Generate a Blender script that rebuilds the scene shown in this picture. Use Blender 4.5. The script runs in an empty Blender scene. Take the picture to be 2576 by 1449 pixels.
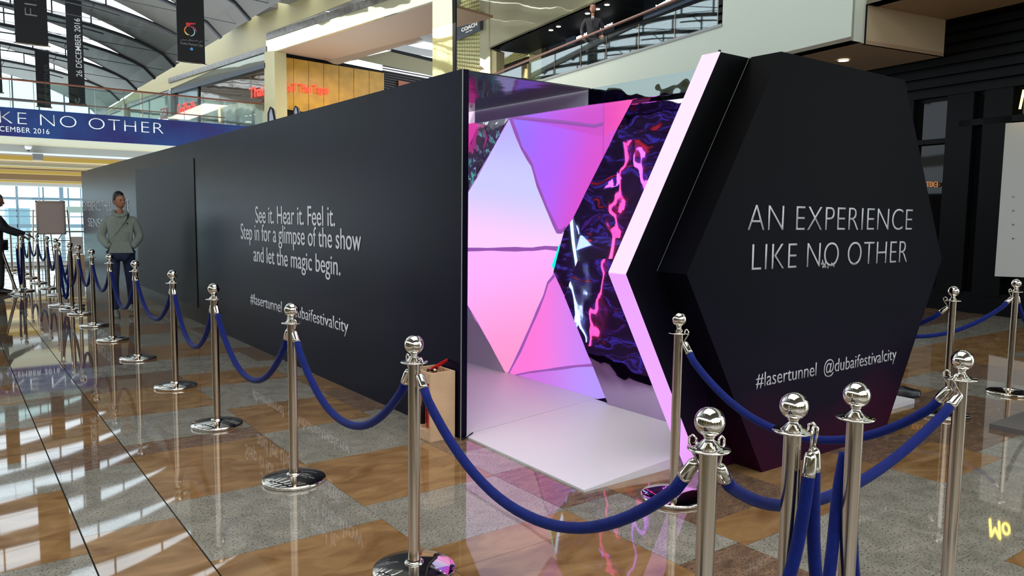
import bpy, bmesh, math, random
from mathutils import Vector, Matrix
from mathutils import noise as mnoise
random.seed(7)
C = bpy.context.scene.collection
scn = bpy.context.scene
# ------------------------------------------------------------------ camera, world, lights, exposure
FPX, YAW, PITCH, ROLL, HCAM = 1922.676, .63801, .094128, .0119458, 1.48526
def _rot():
    f = Vector((math.sin(YAW)*math.cos(PITCH), math.cos(YAW)*math.cos(PITCH), -math.sin(PITCH)))
    r = Vector((math.cos(YAW), -math.sin(YAW), 0)); u = r.cross(f)
    c, s = math.cos(ROLL), math.sin(ROLL)
    return c*r+s*u, -s*r+c*u, f
RX, UY, FW = _rot()
CAM = Vector((0, 0, HCAM))
cd = bpy.data.cameras.new('camera'); cam = bpy.data.objects.new('camera', cd); C.objects.link(cam)
m = Matrix.Identity(4)
for i in range(3):
    m[i][0] = RX[i]; m[i][1] = UY[i]; m[i][2] = -FW[i]; m[i][3] = CAM[i]
cam.matrix_world = m
cd.sensor_width = 36; cd.lens = FPX*36/2576; cd.clip_start = .05; cd.clip_end = 300
scn.camera = cam
w = bpy.data.worlds.new('sky'); scn.world = w; w.use_nodes = True
bg = w.node_tree.nodes['Background']; bg.inputs[0].default_value = (.80, .91, 1, 1); bg.inputs[1].default_value = 3.1
def area(name, loc, size, power, col, rot=(0, 0, 0), sy=None):
    l = bpy.data.lights.new(name, 'AREA'); l.energy = power; l.color = col; l.size = size
    if sy: l.shape = 'RECTANGLE'; l.size_y = sy
    o = bpy.data.objects.new(name, l); o.location = loc; o.rotation_euler = rot; C.objects.link(o); return o
area('lobby_light', (1, 38, 2.9), 6, 45, (1, .85, .55), sy=4)
area('gallery_downlight', (11.5, 17, 7.0), 1.2, 150, (1, .9, .75), sy=8)
area('recess_light', (13.5, 27.5, 7.3), 2, 170, (1, .8, .5), sy=2)
area('overhead_fill', (2.0, 2.4, 6.9), 6, 430, (1, .98, .95), (0, 0, 0), 6)  # added overhead fill lamp, out of view under the roof shells
area('fill_behind_camera', (1, -9, 4.2), 14, 280, (.98, .97, 1), (math.radians(78), 0, 0), 4.5)  # added fill lamp behind the camera, brightens ramp, floor and posts
scn.view_settings.view_transform = 'Standard'; scn.view_settings.look = 'None'
scn.view_settings.exposure = 0.0; scn.view_settings.gamma = 1
scn.cycles.max_bounces = 7; scn.cycles.diffuse_bounces = 3; scn.cycles.glossy_bounces = 5
scn.cycles.transparent_max_bounces = 10; scn.cycles.sample_clamp_indirect = 4
# ------------------------------------------------------------------ reading a point of a known plane
def ray(px, py): return RX*((px-1288)/FPX)-UY*((py-724.5)/FPX)+FW
def hz(px, py, z): d = ray(px, py); return CAM+d*((z-HCAM)/d.z)
def hx(px, py, x): d = ray(px, py); return CAM+d*(x/d.x)
def hy(px, py, y): d = ray(px, py); return CAM+d*(y/d.y)
def hv(px, py, P, D):
    n = Vector((D[1], -D[0], 0)); d = ray(px, py); return CAM+d*(n.dot(Vector(P)-CAM)/n.dot(d))
# ------------------------------------------------------------------ materials
M = {}
def mat(name, col, rough=.5, metal=0, emit=None, es=1, spec=.5, coat=0, trans=0, vary=0, vscale=4, bump=0, bscale=20, vcol=None):
    if name in M: return M[name]
    mt = bpy.data.materials.new(name); mt.use_nodes = True; nt = mt.node_tree; b = nt.nodes['Principled BSDF']
    b.inputs['Base Color'].default_value = (*col, 1); b.inputs['Roughness'].default_value = rough
    b.inputs['Metallic'].default_value = metal; b.inputs['Specular IOR Level'].default_value = spec
    b.inputs['Coat Weight'].default_value = coat; b.inputs['Coat Roughness'].default_value = .03
    b.inputs['Transmission Weight'].default_value = trans
    if emit: b.inputs['Emission Color'].default_value = (*emit, 1); b.inputs['Emission Strength'].default_value = es
    g = nt.nodes.new('ShaderNodeNewGeometry')
    if vary or vcol:
        n = nt.nodes.new('ShaderNodeTexNoise'); n.inputs['Scale'].default_value = vscale; n.inputs['Detail'].default_value = 5
        nt.links.new(g.outputs['Position'], n.inputs['Vector'])
        r = nt.nodes.new('ShaderNodeValToRGB'); r.color_ramp.elements[0].position = .35; r.color_ramp.elements[1].position = .65
        c2 = vcol if vcol else tuple(min(1, c*(1+vary)) for c in col)
        c1 = col if vcol else tuple(c*(1-vary) for c in col)
        r.color_ramp.elements[0].color = (*c1, 1); r.color_ramp.elements[1].color = (*c2, 1)
        nt.links.new(n.outputs['Fac'], r.inputs[0]); nt.links.new(r.outputs[0], b.inputs['Base Color'])
    if bump:
        n = nt.nodes.new('ShaderNodeTexNoise'); n.inputs['Scale'].default_value = bscale; n.inputs['Detail'].default_value = 1
        nt.links.new(g.outputs['Position'], n.inputs['Vector'])
        bp = nt.nodes.new('ShaderNodeBump'); bp.inputs['Strength'].default_value = 1; bp.inputs['Distance'].default_value = bump
        nt.links.new(n.outputs['Fac'], bp.inputs['Height']); nt.links.new(bp.outputs[0], b.inputs['Normal'])
    M[name] = mt; return mt
def srgb(r, g, b): return tuple((c/255/12.92 if c/255 <= .04045 else ((c/255+.055)/1.055)**2.4) for c in (r, g, b))
chrome = mat('polished_chrome', (.74, .69, .62), .06, 1)
steel = mat('satin_steel', (.46, .385, .31), .22, 1)
velvet = mat('blue_velvet', srgb(2, 22, 96), .8, 0, vary=.2, vscale=60, spec=.2)
velvet.node_tree.nodes['Principled BSDF'].inputs['Sheen Weight'].default_value = .06
white_board = mat('white_board', (.72, .70, .72), .35, 0)
black_print = mat('black_print', srgb(12, 12, 18), .30, 0, vcol=srgb(18, 15, 36), vscale=.7, spec=.04)
matte_black = mat('matte_black', srgb(20, 20, 21), .6, 0, spec=.2)
letter_white = mat('letter_white', (.80, .80, .84), .6)
beige = mat('beige_wall', srgb(205, 203, 184), .55, vary=.02, vscale=.5)
beige_warm = mat('warm_beige_wall', srgb(184, 170, 124), .5, vary=.02, vscale=.5)
polished = mat('polished_beige_metal', srgb(212, 204, 168), .04, .55, bump=.02, bscale=.9)
polished_dark = mat('dark_store_glass', srgb(16, 15, 15), .03, .0, spec=.22, bump=.004, bscale=.8)
mirror_glass = mat('tinted_store_glass', srgb(120, 122, 108), .03, .75, bump=.006, bscale=.8)
roof_grey = mat('roof_panel', srgb(112, 106, 98), .6)
beam_dark = mat('dark_beam', srgb(70, 70, 72), .5)
slat_black = mat('black_slat', srgb(10, 9, 10), .4, spec=.12)
brown_soffit = mat('brown_soffit', srgb(150, 118, 90), .6)
gold_wood = mat('golden_wood', srgb(176, 128, 34), .35, vary=.15, vscale=3)
handrail = mat('brown_handrail', srgb(120, 66, 42), .35)
slab_grey = mat('grey_slab', srgb(150, 150, 145), .5)
banner_mat = mat('banner_cloth', srgb(44, 43, 47), .6)
marble_dark = mat('dark_marble', srgb(96, 88, 78), .2, vary=.35, vscale=5)
red_neon = mat('red_neon', (.6, .02, .01), .4, emit=(1, .04, .02), es=1.6)
white_neon = mat('white_neon', (1, 1, 1), .4, emit=(1, .97, .95), es=3)
warm_lamp = mat('warm_lamp', (1, 1, 1), .4, emit=(1, .9, .75), es=6)
cove = mat('cove_light', srgb(60, 50, 20), .5, emit=srgb(205, 172, 60), es=.6)
sky_pane = mat('sky_window', (1, 1, 1), .3, emit=(.8, .92, 1), es=1.5)
lobby_beige = mat('lobby_ceiling', srgb(132, 124, 94), .6)
lobby_brown = mat('lobby_brown', srgb(104, 78, 44), .6)
def glassy(name, tint, refl):
    mt = bpy.data.materials.new(name); mt.use_nodes = True; nt = mt.node_tree
    for n in list(nt.nodes): nt.nodes.remove(n)
    o = nt.nodes.new('ShaderNodeOutputMaterial'); t = nt.nodes.new('ShaderNodeBsdfTransparent'); g = nt.nodes.new('ShaderNodeBsdfGlossy')
    t.inputs[0].default_value = (*tint, 1); g.inputs['Roughness'].default_value = .02; mx = nt.nodes.new('ShaderNodeMixShader')
    mx.inputs[0].default_value = refl; nt.links.new(t.outputs[0], mx.inputs[1]); nt.links.new(g.outputs[0], mx.inputs[2]); nt.links.new(mx.outputs[0], o.inputs[0])
    M[name] = mt; return mt
rail_glass = glassy('rail_glass', (.80, .90, .87), .16)
pane_glass = glassy('window_glass', (.93, .97, .97), .05)
def floor_mat(name, c1, c2, sc, stretch=(1, 1, 1), speck=None, rough=.03):
    mt = bpy.data.materials.new(name); mt.use_nodes = True; nt = mt.node_tree; b = nt.nodes['Principled BSDF']
    g = nt.nodes.new('ShaderNodeNewGeometry'); mp = nt.nodes.new('ShaderNodeMapping'); mp.inputs['Scale'].default_value = stretch
    mp.inputs['Rotation'].default_value = (0, 0, .5); nt.links.new(g.outputs['Position'], mp.inputs['Vector'])
    oi = nt.nodes.new('ShaderNodeObjectInfo'); va = nt.nodes.new('ShaderNodeVectorMath'); va.operation = 'ADD'
    nt.links.new(mp.outputs[0], va.inputs[0]); cx = nt.nodes.new('ShaderNodeCombineXYZ'); ml = nt.nodes.new('ShaderNodeMath'); ml.operation = 'MULTIPLY'; ml.inputs[1].default_value = 40
    nt.links.new(oi.outputs['Random'], ml.inputs[0]); nt.links.new(ml.outputs[0], cx.inputs[0]); nt.links.new(cx.outputs[0], va.inputs[1])
    n = nt.nodes.new('ShaderNodeTexNoise'); n.inputs['Scale'].default_value = sc; n.inputs['Detail'].default_value = 8; n.inputs['Distortion'].default_value = 1.2
    nt.links.new(va.outputs[0], n.inputs['Vector'])
    r = nt.nodes.new('ShaderNodeValToRGB'); r.color_ramp.elements[0].position = .3; r.color_ramp.elements[1].position = .7
    r.color_ramp.elements[0].color = (*c1, 1); r.color_ramp.elements[1].color = (*c2, 1); nt.links.new(n.outputs['Fac'], r.inputs[0])
    out = r.outputs[0]
    if speck:
        v = nt.nodes.new('ShaderNodeTexNoise'); v.inputs['Scale'].default_value = 95; v.inputs['Detail'].default_value = 2
        nt.links.new(g.outputs['Position'], v.inputs['Vector'])
        r2 = nt.nodes.new('ShaderNodeValToRGB'); r2.color_ramp.elements[0].position = .36; r2.color_ramp.elements[1].position = .44
        nt.links.new(v.outputs['Fac'], r2.inputs[0]); mx = nt.nodes.new('ShaderNodeMix'); mx.data_type = 'RGBA'
        nt.links.new(r2.outputs[0], mx.inputs[0]); mx.inputs[6].default_value = (*speck, 1); nt.links.new(out, mx.inputs[7]); out = mx.outputs[2]
    nt.links.new(out, b.inputs['Base Color']); b.inputs['Roughness'].default_value = rough; b.inputs['Specular IOR Level'].default_value = .8
    M[name] = mt; return mt
ochre = floor_mat('ochre_marble', srgb(116, 84, 50), srgb(156, 122, 82), 3.4, (1, 1.9, 1), rough=.025)
granite = floor_mat('grey_granite', srgb(122, 118, 106), srgb(152, 147, 134), 6, speck=srgb(84, 80, 74), rough=.03)
brown_gr = floor_mat('brown_granite', srgb(92, 72, 58), srgb(136, 110, 88), 9, (1, 2.2, 1), speck=srgb(84, 62, 50), rough=.03)
grout = mat('grout', srgb(34, 32, 31), .8)
def glow(name, cA, PA, cB, PB, es=1.0, cM=None):
    """light-box fabric: emission runs from colour A at point PA to colour B at PB"""
    mt = bpy.data.materials.new(name); mt.use_nodes = True; nt = mt.node_tree; b = nt.nodes['Principled BSDF']
    d = Vector(PB)-Vector(PA); L = d.length_squared
    g = nt.nodes.new('ShaderNodeNewGeometry'); s = nt.nodes.new('ShaderNodeVectorMath'); s.operation = 'SUBTRACT'; s.inputs[1].default_value = PA
    dt = nt.nodes.new('ShaderNodeVectorMath'); dt.operation = 'DOT_PRODUCT'; dt.inputs[1].default_value = d/L
    nt.links.new(g.outputs['Position'], s.inputs[0]); nt.links.new(s.outputs[0], dt.inputs[0])
    r = nt.nodes.new('ShaderNodeValToRGB'); r.color_ramp.interpolation = 'EASE'
    r.color_ramp.elements[0].color = (*cA, 1); r.color_ramp.elements[1].color = (*cB, 1)
    if cM: e = r.color_ramp.elements.new(.5); e.color = (*cM, 1)
    nt.links.new(dt.outputs['Value'], r.inputs[0]); nt.links.new(r.outputs[0], b.inputs['Emission Color'])
    b.inputs['Base Color'].default_value = (.10, .08, .10, 1); b.inputs['Roughness'].default_value = .6; b.inputs['Emission Strength'].default_value = es
    M[name] = mt; return mt
# ------------------------------------------------------------------ object helpers
def empty(name, loc=(0, 0, 0), label=None, cat=None, group=None, kind=None, rz=0):
    o = bpy.data.objects.new(name, None); C.objects.link(o); o.location = loc; o.rotation_euler = (0, 0, rz); o.empty_display_size = .1
    tag(o, label, cat, group, kind); return o
def tag(o, label=None, cat=None, group=None, kind=None):
    if label: o['label'] = label
    if cat: o['category'] = cat
    if group: o['group'] = group
    if kind: o['kind'] = kind
    return o
def ob(name, bm, mt, parent=None, smooth=False, world=True):
    if isinstance(bm, list):
        return [ob(name, q, mt, parent, smooth, world) for q in bm][0]
    """bm is in world space when world=True: the mesh is moved into the parent's frame"""
    me = bpy.data.meshes.new(name)
    bmesh.ops.recalc_face_normals(bm, faces=bm.faces)
    if parent is not None and world:
        pm = Matrix.Translation(parent.location)@parent.rotation_euler.to_matrix().to_4x4()
        if parent.parent: pm = Matrix.Translation(parent.parent.location)@parent.parent.rotation_euler.to_matrix().to_4x4()@pm
        bmesh.ops.transform(bm, matrix=pm.inverted(), verts=bm.verts)
    if smooth:
        for f in bm.faces: f.smooth = True
    bm.to_mesh(me); bm.free()
    me.materials.append(mt)
    o = bpy.data.objects.new(name, me); C.objects.link(o)
    if parent is not None: o.parent = parent
    return o
def NB(): return bmesh.new()
def box(bm, x0, x1, y0, y1, z0, z1, mtx=None):
    vs = [bm.verts.new(p) for p in ((x0, y0, z0), (x1, y0, z0), (x1, y1, z0), (x0, y1, z0), (x0, y0, z1), (x1, y0, z1), (x1, y1, z1), (x0, y1, z1))]
    for f in ((0, 3, 2, 1), (4, 5, 6, 7), (0, 1, 5, 4), (1, 2, 6, 5), (2, 3, 7, 6), (3, 0, 4, 7)): bm.faces.new([vs[i] for i in f])
    if mtx: bmesh.ops.transform(bm, matrix=mtx, verts=vs)
    return bm
def bx(*a): return box(NB(), *a)
def slab(pts, n, th, bm=None):
    """polygon pts given thickness th along n (away from the viewer)"""
    bm = bm or NB(); n = Vector(n).normalized()*th
    a = [bm.verts.new(p) for p in pts]; b = [bm.verts.new(Vector(p)+n) for p in pts]; k = len(pts)
    bm.faces.new(a); bm.faces.new(b[::-1])
    for i in range(k): bm.faces.new((a[i], b[i], b[(i+1) % k], a[(i+1) % k]))
    return bm
def lathe(prof, seg=32, bm=None, mtx=None):
    bm = bm or NB(); rings = []
    for r, z in prof:
        if r < 1e-5: rings.append([bm.verts.new((0, 0, z))])
        else: rings.append([bm.verts.new((r*math.cos(2*math.pi*i/seg), r*math.sin(2*math.pi*i/seg), z)) for i in range(seg)])
    for a, b in zip(rings, rings[1:]):
        for i in range(seg):
            j = (i+1) % seg
            if len(a) == 1 and len(b) == 1: continue
            if len(a) == 1: bm.faces.new((a[0], b[i], b[j]))
            elif len(b) == 1: bm.faces.new((a[i], a[j], b[0]))
            else: bm.faces.new((a[i], a[j], b[j], b[i]))
    if mtx: bmesh.ops.transform(bm, matrix=mtx, verts=[v for r in rings for v in r])
    return bm
def tube(pts, rad, seg=10, bm=None, cap=True, closed=False):
    bm = bm or NB(); pts = [Vector(p) for p in pts]; n = len(pts); rings = []
    prev = None
    for i, p in enumerate(pts):
        if closed: t = (pts[(i+1) % n]-pts[i-1]).normalized()
        else: t = (pts[min(i+1, n-1)]-pts[max(i-1, 0)]).normalized()
        if prev is None:
            u = t.cross(Vector((0, 0, 1)));
            if u.length < .05: u = t.cross(Vector((1, 0, 0)))
            u.normalize()
        else: u = (prev-t*prev.dot(t)).normalized()
        prev = u; v = t.cross(u); r = rad[i] if isinstance(rad, (list, tuple)) else rad
        rings.append([bm.verts.new(p+(u*math.cos(2*math.pi*k/seg)+v*math.sin(2*math.pi*k/seg))*r) for k in range(seg)])
    pr = list(zip(rings, rings[1:]))
    if closed: pr.append((rings[-1], rings[0]))
    for a, b in pr:
        for k in range(seg): bm.faces.new((a[k], a[(k+1) % seg], b[(k+1) % seg], b[k]))
    if cap and not closed: bm.faces.new(rings[0][::-1]); bm.faces.new(rings[-1])
    return bm
def text_bm(body, p0, px, pz, thick=.004, offset=0, nudge=None, xs=1.0, shear=0, mirror=False):
    """lettering fitted into the parallelogram p0 (lower left), px (lower right), pz (upper left)"""
    cu = bpy.data.curves.new('lettering', 'FONT'); cu.body = body; cu.size = 1; cu.offset = offset; cu.shear = shear
    cu.align_x = 'LEFT'; cu.space_character = xs
    t = bpy.data.objects.new('lettering_source', cu); C.objects.link(t)
    bpy.context.view_layer.update()
    me = bpy.data.meshes.new_from_object(t.evaluated_get(bpy.context.evaluated_depsgraph_get()))
    bpy.data.objects.remove(t); bpy.data.curves.remove(cu)
    bm = NB(); bm.from_mesh(me); bpy.data.meshes.remove(me)
    X = [v.co.x for v in bm.verts]; Y = [v.co.y for v in bm.verts]
    if not X: return bm
    iv = sorted((min(e.verts[0].co.x, e.verts[1].co.x), max(e.verts[0].co.x, e.verts[1].co.x)) for e in bm.edges); cuts = [-1e9]; reach = iv[0][1]
    for a, b in iv:
        if a-reach > .17: cuts.append((a+reach)/2)
        reach = max(reach, b)
    cuts.append(1e9)
    words = list(zip(cuts, cuts[1:]))
    x0, x1, y0, y1 = min(X), max(X), min(Y), max(Y)
    p0, px, pz = Vector(p0), Vector(px), Vector(pz); ex, ez = px-p0, pz-p0; n = ex.cross(ez).normalized()
    for v in bm.verts:
        a = (v.co.x-x0)/(x1-x0); b = (v.co.y-y0)/(y1-y0)
        if mirror: a = 1-a
        v.co = p0+ex*a+ez*b+n*thick*.1
    bmesh.ops.dissolve_limit(bm, angle_limit=.01, verts=bm.verts, edges=bm.edges)
    r = bmesh.ops.extrude_face_region(bm, geom=list(bm.faces)); vs = [g for g in r['geom'] if isinstance(g, bmesh.types.BMVert)]
    for v in vs: v.co += n*thick*.9
    if len(words) < 2: return bm
    out = []; L2 = ex.length_squared
    for c0, c1 in words:
        q = bm.copy(); a0 = (c0-x0)/(x1-x0); a1 = (c1-x0)/(x1-x0)
        if mirror: a0, a1 = 1-a1, 1-a0
        dl_ = [v for v in q.verts if not a0 < (v.co-p0).dot(ex)/L2 < a1]
        bmesh.ops.delete(q, geom=dl_, context='VERTS'); out.append(q)
    bm.free(); return out
def cap_ratio(s):  # share of the letter box above the baseline is 1 for capitals
    return 1
# ------------------------------------------------------------------ THE FLOOR
fl = empty('floor', (0, 0, 0), kind='structure')
ob('floor_bed', bx(-14, 20, -14, 23.6, -.3, -.012), grout, fl)
tile_mesh = {}
def tmesh(key, mt):
    if key not in tile_mesh:
        me = bpy.data.meshes.new('tile'); b = bx(-.5, .5, -.5, .5, -.03, 0); bmesh.ops.recalc_face_normals(b, faces=b.faces); b.to_mesh(me); b.free(); me.materials.append(mt); tile_mesh[key] = me
    return tile_mesh[key]
mats3 = {'o': ochre, 'g': granite, 'b': brown_gr}
cols = {}
xs = [-.40+.41*k for k in range(-34, 0)]
# columns of the pattern: (x0, x1, list of (y0, y1, kind))
def rng(seq, y, out, x0, x1, stop=23.6, sizes=None):
    k = 0
    while y < stop-.01:
        kind, L = seq[k % len(seq)]; y2 = min(y+L, stop); out.append((x0, x1, y, y2, kind)); y = y2; k += 1
tiles = []
def column(x0, x1, first, seq, y_start):
    y = first
    for kind, y2 in seq:
        tiles.append((x0, x1, y, y2, kind)); y = y2
    kk = 0; cyc = [('o', .9), ('g', .95)] if (seq and seq[-1][0] == 'g') else [('g', .95), ('o', .9)]
    if y_start: cyc = y_start
    while y < 23.59:
        k, L = cyc[kk % len(cyc)]; y2 = min(y+L, 23.6); tiles.append((x0, x1, y, y2, k)); y = y2; kk += 1
column(.845, 1.655, 1.5, [('g', 2.45), ('o', 3.28), ('g', 4.08), ('o', 5.0), ('b', 5.27), ('g', 6.02), ('o', 6.95), ('b', 7.6), ('g', 8.14), ('b', 9.1)], [('o', .9), ('g', .9), ('b', .8)])
column(1.655, 2.065, 1.5, [('o', 2.4), ('g', 2.57)], [('g', .0001)] and None) if False else None
column(1.655, 2.47, 1.5, [('b', 1.9), ('o', 2.62), ('o', 2.85), ('g', 3.48), ('o', 4.28), ('g', 5.05), ('o', 5.85), ('g', 6.7), ('o', 7.3), ('g', 8.2), ('o', 9.1), ('g', 10)], None)
column(2.47, 2.87, 1.0, [('g', 1.6), ('b', 2.1), ('g', 2.87), ('b', 3.5), ('g', 3.95), ('b', 4.4), ('g', 5.2), ('b', 6.0), ('o', 6.7), ('g', 7.6)], [('b', .9), ('g', .9)])
column(.44, .845, 1.5, [('b', 2.4), ('g', 3.1), ('o', 3.87), ('g', 4.88), ('b', 5.4), ('o', 6.3), ('b', 7.0), ('g', 8.1), ('b', 9.0)], [('g', 1.1), ('b', .9), ('o', .7)])
column(0, .44, 1.5, [('o', 2.8), ('g', 3.66), ('o', 4.6), ('g', 5.26), ('o', 6.1), ('g', 6.9), ('o', 7.7)], None)
column(-.82, 0, 1.5, [('g', 2.5), ('o', 3.4), ('g', 4.2), ('o', 5.0), ('g', 5.8)], None)
column(-1.64, -.82, 1.5, [('o', 2.6), ('g', 3.5), ('o', 4.3)], None)
column(-2.46, -1.64, 4, [('g', 5), ('o', 6)], None); column(-3.28, -2.46, 5, [('o', 6.2)], None); column(-4.1, -3.28, 7, [('g', 8)], None)
def col_r(x0, x1, y0, seq):
    y = y0
    for k, y2 in seq: tiles.append((x0, x1, y, y2, k)); y = y2
    j = 0
    while y < 9:
        tiles.append((x0, x1, y, y+.82, 'ogb'[j % 3])); y += .82; j += 1
col_r(2.87, 3.68, .6, [('g', 1.42), ('g', 2.06), ('o', 2.33), ('b', 2.85)])
col_r(3.68, 4.5, .6, [('o', 1.3), ('g', 2.25), ('o', 2.9)])
col_r(4.5, 5.3, .4, [('o', 1.15), ('g', 1.93), ('o', 2.36), ('b', 2.75)])
col_r(5.3, 6.1, .4, [('g', 1.2), ('o', 1.6), ('g', 2.08), ('b', 2.53)])
col_r(6.1, 7.0, .6, [('b', 1.4), ('g', 2.2), ('b', 3.1), ('o', 3.9)])
for k in range(8): col_r(7.0+.82*k, 7.82+.82*k, .8, [('gob'[k % 3], 1.7), ('ogo'[k % 3], 2.6), ('gbo'[k % 3], 3.5)])
def vis(t):
    c = Vector(((t[0]+t[1])/2, (t[2]+t[3])/2, 0))-CAM; d = c.dot(FW)
    if d < .5: return None
    x = 1288+FPX*c.dot(RX)/d; y = 724.5-FPX*c.dot(UY)/d
    return d if (-350 < x < 2900 and y < 1800) else None
good = []; rest = []
for t in tiles:
    d = vis(t)
    hidden = (2.9 < t[0] < 5.4 and t[2] > 3.0) or (t[0] > 2.8 and t[0] < 13 and t[2] > 7)
    if d and not hidden: good.append((d, t))
    else: rest.append(t)
good.sort(key=lambda a: a[0]); rest += [t for _, t in good[290:]]; good = [t for _, t in good[:290]]
G = .0022
for t in good:
    o = bpy.data.objects.new('tile', tmesh(t[4], mats3[t[4]])); C.objects.link(o); o.parent = fl
    xa_ = t[0]+(.0035 if t[0] in (.44, .845) else G/2); xb_ = t[1]-(.0035 if t[1] in (.44, .845) else G/2)
    o.location = ((xa_+xb_)/2, (t[2]+t[3])/2, random.uniform(-.0004, .0002)); o.scale = (xb_-xa_, t[3]-t[2]-G, 1)
    o.rotation_euler = (random.uniform(-.0003, .0003), random.uniform(-.0003, .0003), 0)
for k in 'ogb':
    b = NB()
    for t in rest:
        if t[4] == k: box(b, t[0]+.002, t[1]-.002, t[2]+.002, t[3]-.002, -.03, 0)
    if len(b.faces): tag(ob('far_tiles', b, mats3[k], fl), kind='stuff')
b = NB(); box(b, -14, -4.1, -14, 23.6, -.03, 0); box(b, -4.1, 0, -14, 1.5, -.03, 0); box(b, 0, 2.87, -14, 1.0, -.03, 0) ; box(b, 2.87, 20, -14, .4, -.03, 0); box(b, 13.6, 20, .8, 23.6, -.03, 0); box(b, 2.87, 13.6, 9.9, 23.6, -.03, 0)
ob('floor_remainder', b, granite, fl)
# ------------------------------------------------------------------ rope posts and ropes
def make_post():
    t = empty('rope_post')
    base = lathe([(0, 0), (.168, 0), (.172, .004), (.172, .018), (.166, .022), (.11, .031), (.045, .042), (.0, .042)], 40)
    ob('base', base, chrome, t, True, False)
    col = lathe([(.040, .040), (.040, .046), (.034, .052), (.028, .053)], 28); ob('collar', col, chrome, t, True, False)
    pole = lathe([(.0245, .042), (.0245, .888)], 28); ob('pole', pole, steel, t, True, False)
    disc = lathe([(.0245, .884), (.054, .886), (.0565, .889), (.054, .892), (.040, .893), (.030, .897), (.020, .908), (.013, .914), (.0125, .918), (.015, .9195), (.0125, .921), (.015, .924), (.020, .927)], 32); ob('top_plate', disc, chrome, t, True, False)
    pr = [(.016, .922)]+[(.0395*math.cos(a), .9605+.0395*math.sin(a)) for a in [math.radians(-66+156*i/16) for i in range(16)]]+[(0, 1.0)]
    ball = lathe(pr, 32); ob('ball_finial', ball, chrome, t, True, False)
    for o in t.children: tag(o)
    return t
def copy_tree(root):
    r = root.copy(); C.objects.link(r)
    for ch in list(root.children):
        c = ch.copy(); C.objects.link(c); c.parent = r
    return r
proto = make_post()
for ch in proto.children:
    for f in ch.data.polygons: f.use_smooth = True
posts = {
 'A': (1.57, 1.25, 'nearest chrome rope post, leftmost of the foreground group, a rope hooked on each side'),
 'B': (1.905, 1.225, 'near chrome rope post with two ropes hanging from one side of its top plate'),
 'Cc': (2.19, 1.20, 'near chrome rope post right of the two hanging ropes, in front of the hexagon panel'),
 'D': (3.08, 1.28, 'tall near chrome rope post at the right, two blue ropes hooked to its left'),
 'E': (1.51, 2.70, 'chrome rope post in front of the wooden extinguisher box'),
 'F': (1.50, 4.04, 'chrome rope post covering the at sign of the wall lettering'),
 'G': (1.47, 5.43, 'chrome rope post beyond the wall lettering, second behind the extinguisher post'),
 'H': (1.52, 6.84, 'chrome rope post in front of the black panel corner of the long wall'),
 'I': (1.51, 8.36, 'chrome rope post just right of the hooded man'),
 'J': (1.50, 9.75, 'chrome rope post hiding the hooded man\'s left leg'),
 'K': (1.50, 11.1, 'chrome rope post just left of the hooded man'),
 'L': (1.52, 12.5, 'chrome rope post second to the left of the hooded man'),
 'M1': (1.49, 13.15, 'chrome rope post at the front of the tight cluster with looped ropes'),
 'M2': (1.40, 13.75, 'chrome rope post at the back left of the tight cluster'),
 'M3': (1.55, 13.62, 'chrome rope post at the back right of the tight cluster'),
 'N': (1.54, 15.45, 'chrome rope post under the right edge of the blank sign board'),
 'O': (1.55, 16.95, 'chrome rope post under the middle of the blank sign board'),
 'P': (1.50, 18.28, 'chrome rope post under the left edge of the blank sign board'),
 'Q': (1.47, 19.76, 'chrome rope post just left of the blank sign board'),
 'R': (1.45, 21.1, 'chrome rope post farthest back in the left row, right one of a pair'),
 'S': (1.38, 21.5, 'chrome rope post farthest back in the left row, left one of a pair'),
 'T': (1.30, 22.6, 'chrome rope post alone against the bright windows near the worker\'s face'),
 'U': (1.12, 16.6, 'chrome rope post held upright by the dark-clothed worker'),
 'W': (3.05, 2.65, 'chrome rope post beside the glowing entrance edge of the tunnel'),
 'X': (6.08, 2.62, 'chrome rope post behind the right edge of the hexagon panel'),
 'Y': (7.36, 2.67, 'chrome rope post farthest right near the grey totem'),
}
PG = 'chrome posts of the queue barrier'
first = True
for k, (x, y, lab) in posts.items():
    o = proto if first else copy_tree(proto); first = False
    o.location = (x, y, 0); o.rotation_euler = (0, 0, random.random()*6)
    tag(o, lab, 'rope post', PG)
t = copy_tree(proto); t.location = (.98, 16.2, .03); t.rotation_euler = (math.radians(0), math.radians(-15), .2)
tag(t, 'leaning chrome rope post tipped by the dark-clothed worker', 'rope post', PG)
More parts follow.
